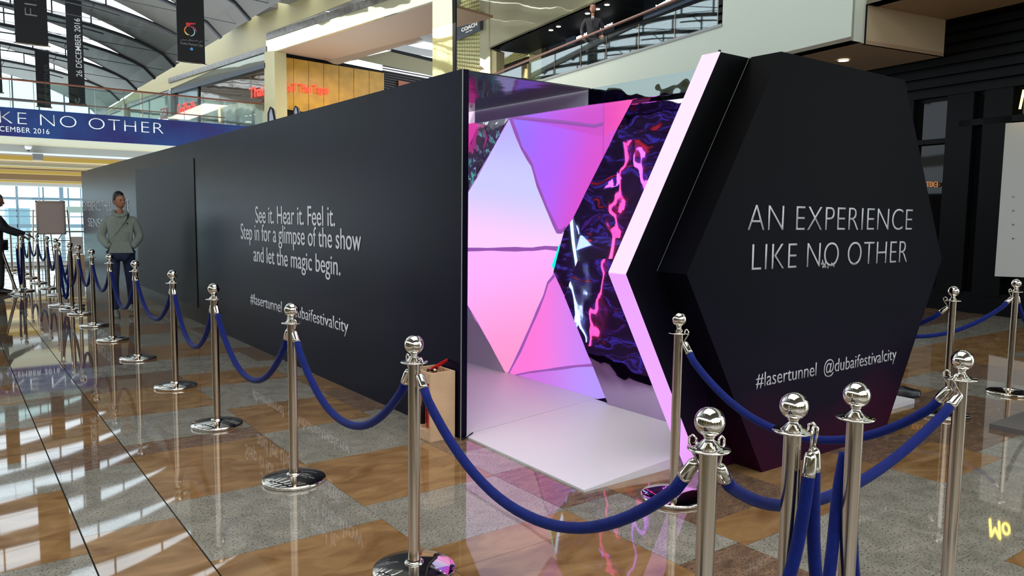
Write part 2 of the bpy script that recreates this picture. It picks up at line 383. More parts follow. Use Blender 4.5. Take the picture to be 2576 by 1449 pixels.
def rope(pa, pb, zlow, label, za=.86, zb=.86, side=None, bow=0, n=26, rad=.0185, loose=False):
    """pa, pb = post centres; hooks go over the top plates"""
    A = Vector((pa[0], pa[1], 0)); B = Vector((pb[0], pb[1], 0)); d = (B-A).normalized()
    a = A+d*.052+Vector((0, 0, .892)); b = B-d*.052+Vector((0, 0, .892))
    perp = Vector((-d.y, d.x, 0)); L = (b-a).length
    P = []
    sag0 = .80
    for i in range(n+1):
        u = i/n; s = 2*u-1
        # steep near the ends, round at the bottom
        z = zlow+(sag0-zlow)*(abs(s)**2.1)
        inset = .03
        p = a.lerp(b, 0)+ (b-a)*(u) + perp*bow*(1-s*s)
        p.z = z; P.append(p)
    # pull the end points toward the posts
    P[0] = a+d*.018; P[0].z = sag0; P[-1] = b-d*.018; P[-1].z = sag0
    root = empty('velvet_rope', (A+B)/2, label, 'rope', 'blue velvet barrier ropes')
    ob('rope_cover', tube(P, rad, 12), velvet, root, True)
    for e, q, s in ((P[0], P[1], 1), (P[-1], P[-2], -1)):
        dr = (e-q).normalized(); cap = tube([e-dr*.01, e+dr*.002, e+dr*.045, e+dr*.055, e+dr*.060], [.0195, .0195, .017, .013, .004], 14)
        c = ob('end_cap', cap, chrome, root, True)
        top = (a if s == 1 else b).copy(); tip = e+dr*.058
        hk = []
        c0 = top+Vector((0, 0, .004)); out = d*s
        for i in range(9):
            an = math.pi*(1.15-i/8*1.35); hk.append(c0+out*(-.0+.016*math.cos(an)*1)+Vector((0, 0, .014*math.sin(an))))
        hk = [c0-out*.012+Vector((0, 0, -.004)), c0-out*.010+Vector((0, 0, .012)), c0+Vector((0, 0, .018)), c0+out*.012+Vector((0, 0, .008)), c0+out*.012+Vector((0, 0, -.008)), tip]
        ob('hook', tube(hk, .0034, 7), chrome, root, True)
    return root
def P2(k): return posts[k][:2]
rope(P2('E'), P2('F'), .485, 'blue rope between the extinguisher post and the post before the hashtag line')
rope(P2('F'), P2('G'), .455, 'blue rope hanging below the hashtag line start')
rope(P2('G'), P2('H'), .46, 'blue rope hanging below the panel corner beside the wall text')
rope(P2('H'), P2('I'), .50, 'blue rope hanging right of the hooded man in front of the black panel')
rope(P2('I'), P2('J'), .45, 'blue rope hanging across the hooded man\'s legs')
rope(P2('J'), P2('K'), .52, 'blue rope hanging just left of the hooded man')
rope(P2('K'), P2('L'), .47, 'blue rope second to the left of the hooded man')
rope(P2('A'), P2('E'), .475, 'big blue foreground rope sweeping below the white ramp')
rope(P2('A'), P2('D'), .575, 'blue foreground rope passing behind the two middle posts', bow=.075)
rope(P2('W'), P2('D'), .505, 'blue rope hanging in front of the hexagon panel below the title')
rope((5.45, 4.35), P2('X'), .50, 'dark blue rope end rising to the post behind the hexagon panel')
rope((5.9, 3.6), P2('Y'), .50, 'blue rope rising to the farthest right post')
rope(P2('Y'), (8.6, 2.7), .5, 'blue rope end leaving the frame right of the farthest right post')
rope(P2('L'), (1.46, 14.2), .33, 'blue rope loop beside the tight cluster of posts')
rope(P2('M1'), P2('M3'), .16, 'long low blue rope loop on the right of the tight cluster', za=.8)
rope(P2('M1'), P2('M2'), .14, 'long low blue rope loop on the left of the tight cluster')
rope(P2('M3'), P2('N'), .42, 'blue rope between the cluster and the sign board posts')
rope(P2('N'), P2('O'), .40, 'blue rope under the right half of the blank sign board')
rope(P2('O'), P2('P'), .50, 'blue rope under the middle of the blank sign board')
rope(P2('P'), P2('Q'), .52, 'blue rope under the left half of the blank sign board')
rope(P2('Q'), P2('R'), .42, 'blue rope left of the blank sign board')
rope((1.0, 16.15), P2('U'), .15, 'blue rope loop hanging between the leaning post and its upright neighbour')
# ropes hanging from posts B and C down to the loops near the floor
def hang(a, pts, label, cap_at_end=False):
    root = empty('velvet_rope', (a[0], a[1], 0), label, 'rope', 'blue velvet barrier ropes')
    P = [Vector(p) for p in pts]
    Q = []
    for i in range(len(P)-1):
        p0 = P[max(i-1, 0)]; p1 = P[i]; p2 = P[i+1]; p3 = P[min(i+2, len(P)-1)]
        for j in range(6):
            u = j/6; Q.append(.5*((2*p1)+(p2-p0)*u+(2*p0-5*p1+4*p2-p3)*u*u+(3*p1-p0-3*p2+p3)*u**3))
    Q.append(P[-1])
    ob('rope_cover', tube(Q, .0185, 12), velvet, root, True)
    e = Q[0]; dr = (Q[0]-Q[1]).normalized()
    ob('end_cap', tube([e-dr*.01, e+dr*.002, e+dr*.045, e+dr*.055, e+dr*.060], [.0195, .0195, .017, .013, .004], 14), chrome, root, True)
    tip = e+dr*.058; top = Vector(a)
    o_ = (tip-top); o_.z = 0; o_ = o_.normalized() if o_.length > 1e-4 else Vector((1, 0, 0))
    ob('hook', tube([top-o_*.010+Vector((0, 0, -.004)), top-o_*.01+Vector((0, 0, .014)), top+o_*.004+Vector((0, 0, .021)), top+o_*.018+Vector((0, 0, .008)), top+o_*.016-Vector((0, 0, .012)), tip], .0036, 7), chrome, root, True)
    return root
R3 = Vector((.803, -.596, 0)); F3 = Vector((.596, .803, 0)); Zv = Vector((0, 0, 1))
def rel(c, *tr): return [c+R3*a+F3*b+Zv*z for a, b, z in tr]
bxy = Vector((1.905, 1.225, 0)); cxy = Vector((2.19, 1.20, 0))
hb = bxy+R3*.045+F3*-.030+Zv*.892
hang(hb, rel(bxy, (.030, -.050, .785), (.024, -.050, .70), (.004, -.055, .56), (-.035, -.07, .42), (-.10, -.10, .22), (-.22, -.15, .10), (-.42, -.2, .12)), 'blue rope dropping to the lower left from the foreground post with two side hooks')
hb2 = bxy+R3*.053+F3*.0+Zv*.892
hang(hb2, rel(bxy, (.062, -.006, .785), (.066, -.004, .70), (.076, 0, .55), (.094, 0, .40), (.115, .02, .28), (.145, .06, .25), (.168, .11, .34), (.200, .16, .48), (.226, .20, .64), (.248, .215, .76)), 'blue rope looping low between the two middle foreground posts')
hc = cxy+R3*.02+F3*.052+Zv*.892
hang(hc, rel(cxy, (.022, .058, .78), (.026, .058, .66), (.034, .055, .50), (.05, .05, .35), (.09, .04, .2), (.18, .0, .12), (.3, -.1, .15)), 'dark blue rope hanging straight down behind the free foreground post')
# ------------------------------------------------------------------ the long printed wall
YW = 4.20
wall = empty('printed_wall', (2.7, 12.6, 0), 'long black printed hoarding wall with white slogan and hashtag lettering', 'wall')
ob('wall_panel', bx(2.70, 2.75, YW, 21.1, 0, 2.415), black_print, wall)
ob('dark_panel', bx(2.690, 2.702, 10.75, 14.60, .20, 2.197), matte_black, wall)
ob('edge_trim', bx(2.6985, 2.7025, YW-.006, YW, 0, 2.416), slab_grey, wall)
ob('side_return', bx(2.75, 3.3, 21.0, 21.1, 0, 2.415), black_print, wall)
def wtext(s, y_left, y_right, z0, z1, off=0.0, mt=letter_white, xs=1.0):
    ob('lettering', text_bm(s, (2.6985, y_left, z0), (2.6985, y_right, z0), (2.6985, y_left, z1), .003, off, xs=xs), mt, wall)
wtext('See it. Hear it. Feel it.', 8.29, 6.20, 1.375, 1.555)
wtext('Step in for a glimpse of the show', 8.81, 5.69, 1.13, 1.365)
wtext('and let the magic begin.', 8.38, 6.10, .905, 1.125)
wtext('#lasertunnel  @dubaifestivalcity', 8.52, 5.95, .445, .605, -.004)
wtext('EXPERIENCE THE ULTIMATE', 20.9, 15.25, 1.49, 1.70, -.012)
wtext('SENSORY', 20.3, 16.9, 1.13, 1.32, -.012)
# ------------------------------------------------------------------ hexagon portal
portal = empty('hexagon_portal', (4.5, 2.85, 0), 'black hexagonal tunnel portal with pink lit edge and white title lettering', 'portal')
Y0, Y1, Y2 = 2.632, 2.83, 2.945
hexF = [(3.805, 2.418), (5.19, 2.418), (5.88, 1.205), (5.19, 0), (3.80, 0), (3.075, 1.195)]
def hexring(pts, ya, yb, bm=None): return slab([(x, ya, z) for x, z in pts], (0, 1, 0), yb-ya, bm)
hex_print = mat('hexagon_print', srgb(7, 7, 8), .45, 0, spec=.03)
# the printed motif: deep blue and maroon clouds toward the foot of the panel
nt = hex_print.node_tree; b_ = nt.nodes['Principled BSDF']
g_ = nt.nodes.new('ShaderNodeNewGeometry'); sp = nt.nodes.new('ShaderNodeSeparateXYZ'); nt.links.new(g_.outputs['Position'], sp.inputs[0])
nz = nt.nodes.new('ShaderNodeTexNoise'); nz.inputs['Scale'].default_value = 1.6; nz.inputs['Detail'].default_value = 5; nt.links.new(g_.outputs['Position'], nz.inputs['Vector'])
ad = nt.nodes.new('ShaderNodeMath'); ad.operation = 'MULTIPLY_ADD'; ad.inputs[1].default_value = -.8; ad.inputs[2].default_value = 1.05; nt.links.new(sp.outputs[2], ad.inputs[0])
a2 = nt.nodes.new('ShaderNodeMath'); a2.operation = 'MULTIPLY_ADD'; a2.inputs[1].default_value = .8; nt.links.new(nz.outputs['Fac'], a2.inputs[0]); nt.links.new(ad.outputs[0], a2.inputs[2])
rr = nt.nodes.new('ShaderNodeValToRGB'); rr.color_ramp.elements[0].position = 0; rr.color_ramp.elements[0].color = (*srgb(6, 6, 7), 1)
rr.color_ramp.elements[1].color = (*srgb(48, 12, 34), 1)
for p_, c_ in ((.45, (10, 10, 18)), (.8, (22, 14, 32))):
    e_ = rr.color_ramp.elements.new(p_); e_.color = (*srgb(*c_), 1)
sc_ = nt.nodes.new('ShaderNodeMath'); sc_.operation = 'MULTIPLY'; sc_.inputs[1].default_value = .72; nt.links.new(a2.outputs[0], sc_.inputs[0])
nt.links.new(sc_.outputs[0], rr.inputs[0]); nt.links.new(rr.outputs[0], b_.inputs['Base Color'])
ob('front_panel', hexring(hexF, Y0, Y1), hex_print, portal)
hexB = [(3.53, 2.41), (5.46, 2.41), (6.11, 1.2), (5.46, 0), (3.50, 0), (2.835, 1.19)]
ob('backing_panel', hexring(hexB, Y1, Y2-.02), hex_print, portal)
seam = mat('panel_edge', srgb(70, 80, 84), .4)
ob('step_edge', tube([(3.79, Y1-.002, 2.418), (3.066, Y1-.002, 1.2)], .002, 5), seam, portal)
led_hi = mat('led_edge_upper', (.12, .1, .12), .4, emit=srgb(250, 214, 252), es=1.0)
led_lo = mat('led_edge_lower', (.12, .1, .12), .4, emit=srgb(232, 158, 255), es=1.0)
def edge_strip(a, b, mt, nm):
    n = Vector((-(b[1]-a[1]), 0, (b[0]-a[0]))).normalized()
    if n.x > 0: n = -n
    pts = [(a[0], Y1+.001, a[1]), (a[0], Y2+.012, a[1]), (b[0], Y2+.012, b[1]), (b[0], Y1+.001, b[1])]
    return ob(nm, slab(pts, n, .006), mt, portal)
edge_strip(hexB[0], hexB[5], led_hi, 'light_edge'); edge_strip(hexB[5], (hexB[4][0], .0), led_lo, 'light_edge')
def ftext(s, xl, xr, z0, z1, off=0.0, xs=1.0):
    ob('lettering', text_bm(s, (xl, Y0-.001, z0), (xr, Y0-.001, z0), (xl, Y0-.001, z1), .003, off, xs=xs), mat('letter_grey', (.48, .48, .50), .6), portal)
ftext('AN EXPERIENCE', 3.565, 5.40, 1.42, 1.563, -.018, 1.05); ftext('LIKE NO OTHER', 3.615, 5.36, 1.197, 1.345, -.018, 1.05)
ftext('#lasertunnel  @dubaifestivalcity', 3.70, 5.29, .492, .608, -.006)
# water splash printed under the N O
b = NB()
for i in range(26):
    a = random.uniform(-.8, .8); x = 4.365+random.gauss(0, .035); z = 1.2+random.gauss(0, .008)
    box(b, x-.004, x+.004, Y0-.002, Y0, z-.003, z+random.uniform(.004, .022))
ob('splash_print', b, mat('letter_grey', (0, 0, 0)), portal)
ob('top_bolt', lathe([(0, 2.41), (.008, 2.41), (.008, 2.432), (.0, 2.436)], 10, mtx=Matrix.Translation((3.57, 2.87, 0))), matte_black, portal)
# ------------------------------------------------------------------ tunnel interior
tun = empty('light_tunnel', (3.9, 5, 0), 'tunnel interior of glowing pink fabric triangles, crumpled mirror film and black gloss ceiling', 'tunnel')
dark_in = mat('dark_interior', srgb(26, 16, 34), .5)
b = bx(2.757, 3.96, 4.232, 9, 0, .10)
for v in b.verts:
    if v.co.z > .05 and v.co.x < 3: v.co.z = .014
ob('floor_panel', b, white_board, tun)
ob('outer_wall', bx(4.02, 4.08, 2.95, 9, 0, 2.30), dark_in, tun)
ob('end_wall', bx(2.75, 4.02, 9, 9.05, 0, 2.42), dark_in, tun)
black_gloss = mat('black_gloss_film', srgb(8, 6, 12), .10, 0, spec=.25, bump=.004, bscale=4)
ob('ceiling_panel', bx(2.755, 3.82, YW+.02, 9, 2.405, 2.415), black_gloss, tun)
chr2 = mat('mirror_film', (.15, .175, .16), .03, 1, bump=.012, bscale=5)
smooth_mirror = mat('smooth_mirror', (.78, .80, .80), .03, 1, bump=.0015, bscale=3)
band_alu = mat('satin_band', srgb(205, 212, 220), .3, .1)
XB = 3.83
b1 = slab([(XB, YW+.06, 2.415), (XB, YW+.06, 2.30), (XB, 5.75, 2.30), (XB, 5.75, 2.415)], (1, 0, 0), .02)
ob('mirror_band', b1, band_alu, tun)
b1 = slab([(XB, 2.96, 2.415), (XB, 2.96, 2.275), (XB, YW+.055, 2.30), (XB, YW+.055, 2.415)], (1, 0, 0), .02)
ob('mirror_band', b1, chr2, tun)
XF = 3.96
def wp(pts, x=XF): return [tuple(hx(px, py, x)) for px, py in pts]
def facet(name, pts, mt, x=XF, th=.012, lab=None):
    o = ob(name, slab(wp(pts, x), (1, 0, 0), th), mt, tun)
    if lab: o['label'] = lab
    return o
A_, M_, C_, L_ = (1283, 294), (1408, 622), (1275, 948), (1096, 626)
def gp(px, py): return tuple(hx(px, py, XF))
facet('light_panel', [A_, (1312, 372), (1338, 415), (1352, 465), (1374, 520), (1392, 560), (1402, 582), (1412, 583), (1427, 572), M_, L_], glow('fabric_top', srgb(186, 178, 255), gp(1283, 300), srgb(255, 206, 255), gp(1260, 620), 1.0, srgb(205, 205, 255)), lab='lavender upper triangle')
facet('light_panel', [L_, M_, (1392, 686), C_], glow('fabric_low', srgb(252, 180, 255), gp(1230, 628), srgb(255, 150, 205), gp(1275, 940), 1.0), lab='pale pink lower triangle')
facet('light_panel', [A_, (1520, 345), (1557, 318), (1443, 545), (1427, 572), (1412, 583), (1402, 582), (1392, 560), (1374, 520), (1352, 465), (1338, 415), (1312, 372)], glow('fabric_purple', srgb(150, 112, 255), gp(1290, 330), srgb(216, 72, 205), gp(1500, 440), 1.0, srgb(176, 96, 250)), lab='purple triangle')
facet('light_panel', [A_, (1480, 262), (1520, 254), (1520, 345)], glow('fabric_topstrip', srgb(158, 100, 255), gp(1290, 300), srgb(205, 72, 200), gp(1510, 300), 1.0), lab='violet top triangle')
facet('light_panel', [C_, (1392, 686), (1402, 690), (1516, 914)], glow('fabric_pinklow', srgb(255, 116, 214), gp(1330, 820), srgb(196, 130, 246), gp(1490, 840), 1.0), lab='hot pink lower triangle')
facet('light_panel', [C_, (1516, 914), (1530, 1000), (1502, 1004), (1304, 947)], glow('fabric_bluelow', srgb(206, 108, 222), gp(1330, 930), srgb(176, 146, 255), gp(1520, 960), 1.0), lab='blue violet bottom strip')
facet('light_panel', [(1520, 254), (1640, 232), (1600, 330), (1557, 318), (1520, 345)], glow('magenta_reflection', srgb(232, 66, 184), gp(1525, 300), srgb(255, 92, 180), gp(1620, 280), 1.0), lab='hot magenta reflection of the pink wall, painted as a glowing panel')  # mirrored pink wall, its reflection put in as emission
# darker strips: the inner frame's shadow painted onto the fabric, and panel seams
shade_seam = mat('fabric_shade_seam', srgb(96, 40, 120), .7, emit=srgb(150, 88, 172), es=.9)
def shade_seam_line(pts, w, x=XF-.004):
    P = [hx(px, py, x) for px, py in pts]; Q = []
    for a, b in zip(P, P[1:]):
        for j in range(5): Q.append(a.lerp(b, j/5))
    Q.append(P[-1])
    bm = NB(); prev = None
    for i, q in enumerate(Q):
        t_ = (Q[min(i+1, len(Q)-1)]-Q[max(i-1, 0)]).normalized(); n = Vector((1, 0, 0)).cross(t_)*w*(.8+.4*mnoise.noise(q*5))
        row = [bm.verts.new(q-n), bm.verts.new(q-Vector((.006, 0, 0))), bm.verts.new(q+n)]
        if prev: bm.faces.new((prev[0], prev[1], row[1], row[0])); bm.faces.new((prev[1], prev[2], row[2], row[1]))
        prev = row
    ob('shade_seam', bm, shade_seam, tun)
shade_seam_line([A_, (1312, 372), (1338, 415), (1352, 465), (1374, 520), (1392, 560), (1402, 582), (1412, 583), (1424, 572)], .022)
shade_seam_line([A_, (1340, 300), (1420, 308), (1495, 317), (1519, 311)], .018)
shade_seam_line([(1163, 628), (1240, 627), (1340, 627), (1372, 623), (1406, 626)], .021)
shade_seam_line([C_, (1310, 880), (1345, 800), (1368, 745), (1378, 712), (1395, 692)], .016)
shade_seam_line([C_, (1330, 937), (1400, 928), (1450, 921), (1500, 918)], .012)
shade_seam_line([A_, (1240, 372), (1200, 446), (1163, 508)], .006)
shade_seam_line([C_, (1230, 862), (1195, 800), (1163, 747)], .005)
shade_seam_line([(1519, 256), (1520, 300), (1518, 345), (1519, 400)], .003)
# green bar and mirror pieces
green = mat('green_led', (0, .8, .6), .4, emit=(0, .95, .60), es=1)
facet('led_bar', [(1407, 614), (1420, 619), (1395, 684), (1388, 668)], green, XF-.03, lab='short green led bar')
crumpled = mat('crumpled_mirror', (.62, .64, .64), .10, .6, bump=.02, bscale=9)
def crump(name, pts, x, mt, amp, fr, res=34):
    P = wp(pts, x); ys = [p[1] for p in P]; zs = [p[2] for p in P]; y0, y1, z0, z1 = min(ys), max(ys), min(zs), max(zs)
    poly = NB(); vs = [poly.verts.new(p) for p in P]; f = poly.faces.new(vs)
    n = res
    for i in range(1, n):
        bmesh.ops.bisect_plane(poly, geom=poly.verts[:]+poly.edges[:]+poly.faces[:], plane_co=(x, y0+(y1-y0)*i/n, 0), plane_no=(0, 1, 0))
        bmesh.ops.bisect_plane(poly, geom=poly.verts[:]+poly.edges[:]+poly.faces[:], plane_co=(x, 0, z0+(z1-z0)*i/n), plane_no=(0, 0, 1))
    for v in poly.verts:
        v.co.x += amp*mnoise.noise(Vector((v.co.y*fr, v.co.z*fr*1.3, 3.1)))+amp*.35*mnoise.noise(Vector((v.co.y*fr*3, v.co.z*fr*3, 7)))
    o = ob(name, poly, mt, tun, True); return o
crump('crumpled_mirror', [(1196, 262), (1288, 260), (1283, 294), (1163, 508), (1100, 620), (1100, 400), (1163, 405), (1200, 318), (1175, 305)], 3.93, crumpled, .03, 7)
crump('crumpled_mirror', [(1163, 747), C_, (1206, 931), (1163, 940), (1080, 960), (1080, 620)], 3.93, mat('soft_mirror', (.62, .60, .62), .2, .1, bump=.004, bscale=4), .02, 2)
facet('light_edge', [(1181, 262), (1196, 262), (1163, 350), (1150, 350)], led_hi, 3.90, lab='far lavender light edge')
facet('light_panel', [(1172, 312), (1201, 308), (1163, 405), (1150, 380)], glow('fabric_far', srgb(216, 50, 160), gp(1180, 310), srgb(200, 40, 150), gp(1150, 400)), 3.90, lab='small magenta panel at the far left')
dark_mirror = mat('dark_mirror_film', (.62, .52, .70), .03, 1, bump=.0018, bscale=5)
crump('mirror_sheet', [(1557, 315), (1700, 338), (1720, 420), (1640, 600), (1572, 600), (1456, 590), (1443, 546)], 3.90, dark_mirror, .0035, 4)
crump('mirror_sheet', [(1453, 655), (1600, 648), (1700, 800), (1790, 1105), (1700, 1080), (1530, 1018), (1420, 746)], 3.90, dark_mirror, .0035, 4)
crump('mirror_sheet', [(1600, 340), (1557, 316), (1600, 235), (1640, 230), (1850, 190), (1750, 420), (1700, 340)], 3.93, dark_mirror, .004, 3)
facet('joint_band', [(1420, 578), (1445, 546), (1456, 592), (1590, 600), (1620, 640), (1590, 652), (1453, 655), (1420, 744), (1392, 684), (1408, 622)], smooth_mirror, 3.925, lab='smooth mirror band between the two dark mirror sheets')
# unseen tubes and glowing lining added behind the printed wall for the mirrors to reflect
lining_glow = mat('lining_glow', (.01, .01, .02), .4, emit=(1, 1, 1), es=1)
nt = lining_glow.node_tree; b_ = nt.nodes['Principled BSDF']; g_ = nt.nodes.new('ShaderNodeNewGeometry'); mp_ = nt.nodes.new('ShaderNodeMapping'); mp_.inputs['Scale'].default_value = (1, .8, 3.6); mp_.inputs['Rotation'].default_value = (.5, 0, 0)
nt.links.new(g_.outputs['Position'], mp_.inputs['Vector']); nz = nt.nodes.new('ShaderNodeTexNoise'); nz.inputs['Scale'].default_value = 2.6; nz.inputs['Detail'].default_value = 6; nz.inputs['Distortion'].default_value = .8; nt.links.new(mp_.outputs[0], nz.inputs['Vector'])
rr = nt.nodes.new('ShaderNodeValToRGB'); rr.color_ramp.elements[0].color = (*srgb(90, 40, 150), 1); rr.color_ramp.elements[0].position = .28; rr.color_ramp.elements[1].position = .78; rr.color_ramp.elements[1].color = (*srgb(255, 50, 60), 1)
for p_, c_ in ((.36, (30, 14, 60)), (.45, (16, 6, 26)), (.53, (34, 14, 60)), (.57, (70, 60, 190)), (.59, (28, 10, 44)), (.65, (22, 6, 24)), (.70, (200, 40, 60))):
    e_ = rr.color_ramp.elements.new(p_); e_.color = (*srgb(*c_), 1)
nt.links.new(nz.outputs['Fac'], rr.inputs[0]); nt.links.new(rr.outputs[0], b_.inputs['Emission Color'])
ob('inner_lining', bx(2.752, 2.756, YW+.02, 9, .1, 2.4), lining_glow, tun)
tc = [((.70, .16, 1), 3), ((0, .9, .55), 3), ((1, .08, .30), 3), ((.25, .35, 1), 3), ((.45, .7, 1), 3)]
tm = [mat('tube_%s' % n, c, .4, emit=c, es=s) for n, (c, s) in zip(('violet', 'green', 'red', 'blue', 'ice'), tc)]
random.seed(11)
k = 0
for i in range(8):
    y = 4.5+i*.55; z = .3 if i % 2 == 0 else 2.15
    ob('light_tube', tube([(2.775, y, z), (2.775, y+.42, 2.4-z)], .016, 6), tm[(i*2+i//3) % 5], tun)
for i in range(9):
    y = 4.6+.48*i; z = random.uniform(.5, 1.9); s = random.uniform(.08, .2)
    pts = [(2.762, y, z), (2.762, y+s, z+s*.7), (2.762, y+s*1.4, z-s*.4)]
    ob('light_patch', slab(pts, (1, 0, 0), .006), [tm[2], tm[0], tm[3], tm[2], tm[0], tm[1], tm[2], tm[3], tm[0]][i], tun)
# entrance ramp
rp = empty('entrance_ramp', (3.2, 3.6, 0), 'white board ramp rising from the tiles to the glowing tunnel', 'ramp')
b = NB()
q = [(2.715, 2.985), (3.93, 2.985), (3.93, 4.225), (2.745, 4.225)]; zt = [.012, .100, .100, .012]
lo = [b.verts.new((x, y, 0)) for x, y in q]; hi = [b.verts.new((x, y, z)) for (x, y), z in zip(q, zt)]
b.faces.new(lo[::-1]); b.faces.new(hi)
for i in range(4): b.faces.new((lo[i], lo[(i+1) % 4], hi[(i+1) % 4], hi[i]))
bmesh.ops.bevel(b, geom=b.edges[:], offset=.003, segments=1)
ob('ramp_board', b, white_board, rp)
cb = tube([(2.80, 4.20, .026), (2.765, 4.185, .02), (2.72, 4.175, .004), (2.69, 4.17, .004)], .004, 6); tag(ob('cable', cb, matte_black), 'short black cable end at the foot of the printed wall edge', 'cable')
rp2 = tag(ob('exit_ramp', slab([(5.55, 2.93, .0), (6.32, 2.93, .0), (6.32, 3.5, .0), (5.55, 3.5, .07)], (0, 0, -1), .0) if False else box(NB(), 5.5, 6.30, 2.96, 3.55, 0, .035), white_board), 'low white exit board peeking out behind the hexagon panel', 'ramp')
# shoe
def shoe(name, parent, loc, rz, mt, sole, s=1.0):
    bm = NB(); n = 14; rows = []
    for i in range(n+1):
        u = i/n; x = -.14+.28*u; wd = .036+.014*math.sin(u*math.pi)-.004*math.cos(u*7); h = .085 if u < .35 else .085-.045*((u-.35)/.65)**.8
        wd *= (1 if .06 < u < .95 else .72); row = []
        for j in range(9):
            a = math.pi*j/8; row.append(bm.verts.new((x*s, wd*math.cos(a)*s, (.018+h*math.sin(a)**.7 if 0 < j < 8 else .015)*s)))
        rows.append(row)
    for a, b in zip(rows, rows[1:]):
        for j in range(8): bm.faces.new((a[j], a[j+1], b[j+1], b[j]))
    bm.faces.new(rows[0]); bm.faces.new(rows[-1][::-1])
    mx = Matrix.Translation(loc)@Matrix.Rotation(rz, 4, 'Z'); bmesh.ops.transform(bm, matrix=mx, verts=bm.verts)
    o = ob(name, bm, mt, parent, True)
    sb = NB(); k = 16
    pts = [((-.142+.284*(.5+.5*math.cos(2*math.pi*i/k)))*s, (.043 if math.cos(2*math.pi*i/k) > -.2 else .036)*math.sin(2*math.pi*i/k)*s, 0) for i in range(k)]
    slab(pts, (0, 0, 1), .02*s, sb); bmesh.ops.transform(sb, matrix=mx, verts=sb.verts)
    if parent is None:
        return o, sb
    ob('sole', sb, sole, o if False else parent); return o
black_leather = mat('black_leather', srgb(22, 20, 24), .35)
sh = empty('shoe', (6.45, 3.12, 0), 'loose black lace-up shoe on the floor behind the hexagon panel', 'shoe')
shoe('upper', sh, (6.45, 3.12, 0), -.5, black_leather, matte_black)
b = NB()
for i in range(4): tube([(6.43+.022*i, 3.09-.012*i, .088-.007*i), (6.445+.022*i, 3.125-.012*i, .093-.007*i), (6.475+.02*i, 3.15-.012*i, .085-.007*i)], .004, 5, b)
ob('laces', b, matte_black, sh)
# ------------------------------------------------------------------ extinguisher box
pine = mat('pine_board', srgb(214, 178, 140), .6, vary=.08, vscale=9)
X0b, X1b, Y0b, Y1b = 2.495, 2.685, 4.245, 4.50
ex = empty('extinguisher_box', (2.59, 4.37, 0), 'open pine box beside the printed wall end holding a fire extinguisher', 'box')
ob('front_board', bx(X0b, X1b, Y0b, Y0b+.018, 0, .455), pine, ex)
ob('back_board', bx(X0b, X1b, Y1b-.018, Y1b, 0, .455), pine, ex)
ob('side_board', bx(X1b-.018, X1b, Y0b+.018, Y1b-.018, 0, .455), pine, ex)
ob('base_board', bx(X0b, X1b-.018, Y0b+.018, Y1b-.018, 0, .06), pine, ex)
ob('top_rail', bx(X0b, X0b+.018, Y0b+.018, Y1b-.018, .385, .455), pine, ex)
red = mat('red_enamel', srgb(190, 22, 26), .25)
fx = empty('fire_extinguisher', (2.60, 4.365, .06), 'red fire extinguisher standing in the pine box', 'fire extinguisher')
mt_ = Matrix.Translation((2.60, 4.365, 0))
ob('cylinder', lathe([(0, .062), (.055, .062), (.06, .07), (.06, .36), (.05, .395), (.022, .418), (.018, .425), (0, .425)], 28, mtx=mt_), red, fx, True)
ob('valve', lathe([(0, .42), (.018, .42), (.018, .455), (.012, .462), (0, .462)], 16, mtx=mt_), steel, fx, True)
b = slab([(2.555, 4.360, .455), (2.575, 4.360, .468), (2.70, 4.360, .515), (2.71, 4.360, .507), (2.62, 4.360, .462)], (0, 1, 0), .016)
ob('lever', b, red, fx)
b = slab([(2.59, 4.360, .462), (2.60, 4.360, .470), (2.70, 4.360, .442), (2.70, 4.360, .434)], (0, 1, 0), .016)
ob('carry_handle', b, red, fx)
ob('gauge', lathe([(0, -.006), (.013, -.006), (.013, .006), (0, .006)], 14, mtx=Matrix.Translation((2.63, 4.342, .455))@Matrix.Rotation(math.pi/2, 4, 'X')), chrome, fx)
ob('hose', tube([(2.59, 4.37, .445), (2.555, 4.375, .455), (2.535, 4.38, .42), (2.532, 4.39, .33), (2.530, 4.40, .22)], .008, 8), matte_black, fx, True)
ob('horn', tube([(2.530, 4.40, .225), (2.530, 4.402, .20), (2.530, 4.405, .085)], [.009, .015, .017], 12), matte_black, fx, True)
# ------------------------------------------------------------------ totem at the right edge
grey_metal = mat('grey_metal', srgb(112, 108, 106), .45, .3)
tt = empty('grey_totem', (6.45, 2.1, 0), 'grey metal sign totem cut off by the right frame edge', 'totem')
ob('base_plate', bx(5.99, 7.0, 1.62, 2.28, 0, .035), grey_metal, tt)
ob('upright_panel', bx(6.22, 7.0, 1.93, 1.99, .035, .52), grey_metal, tt)
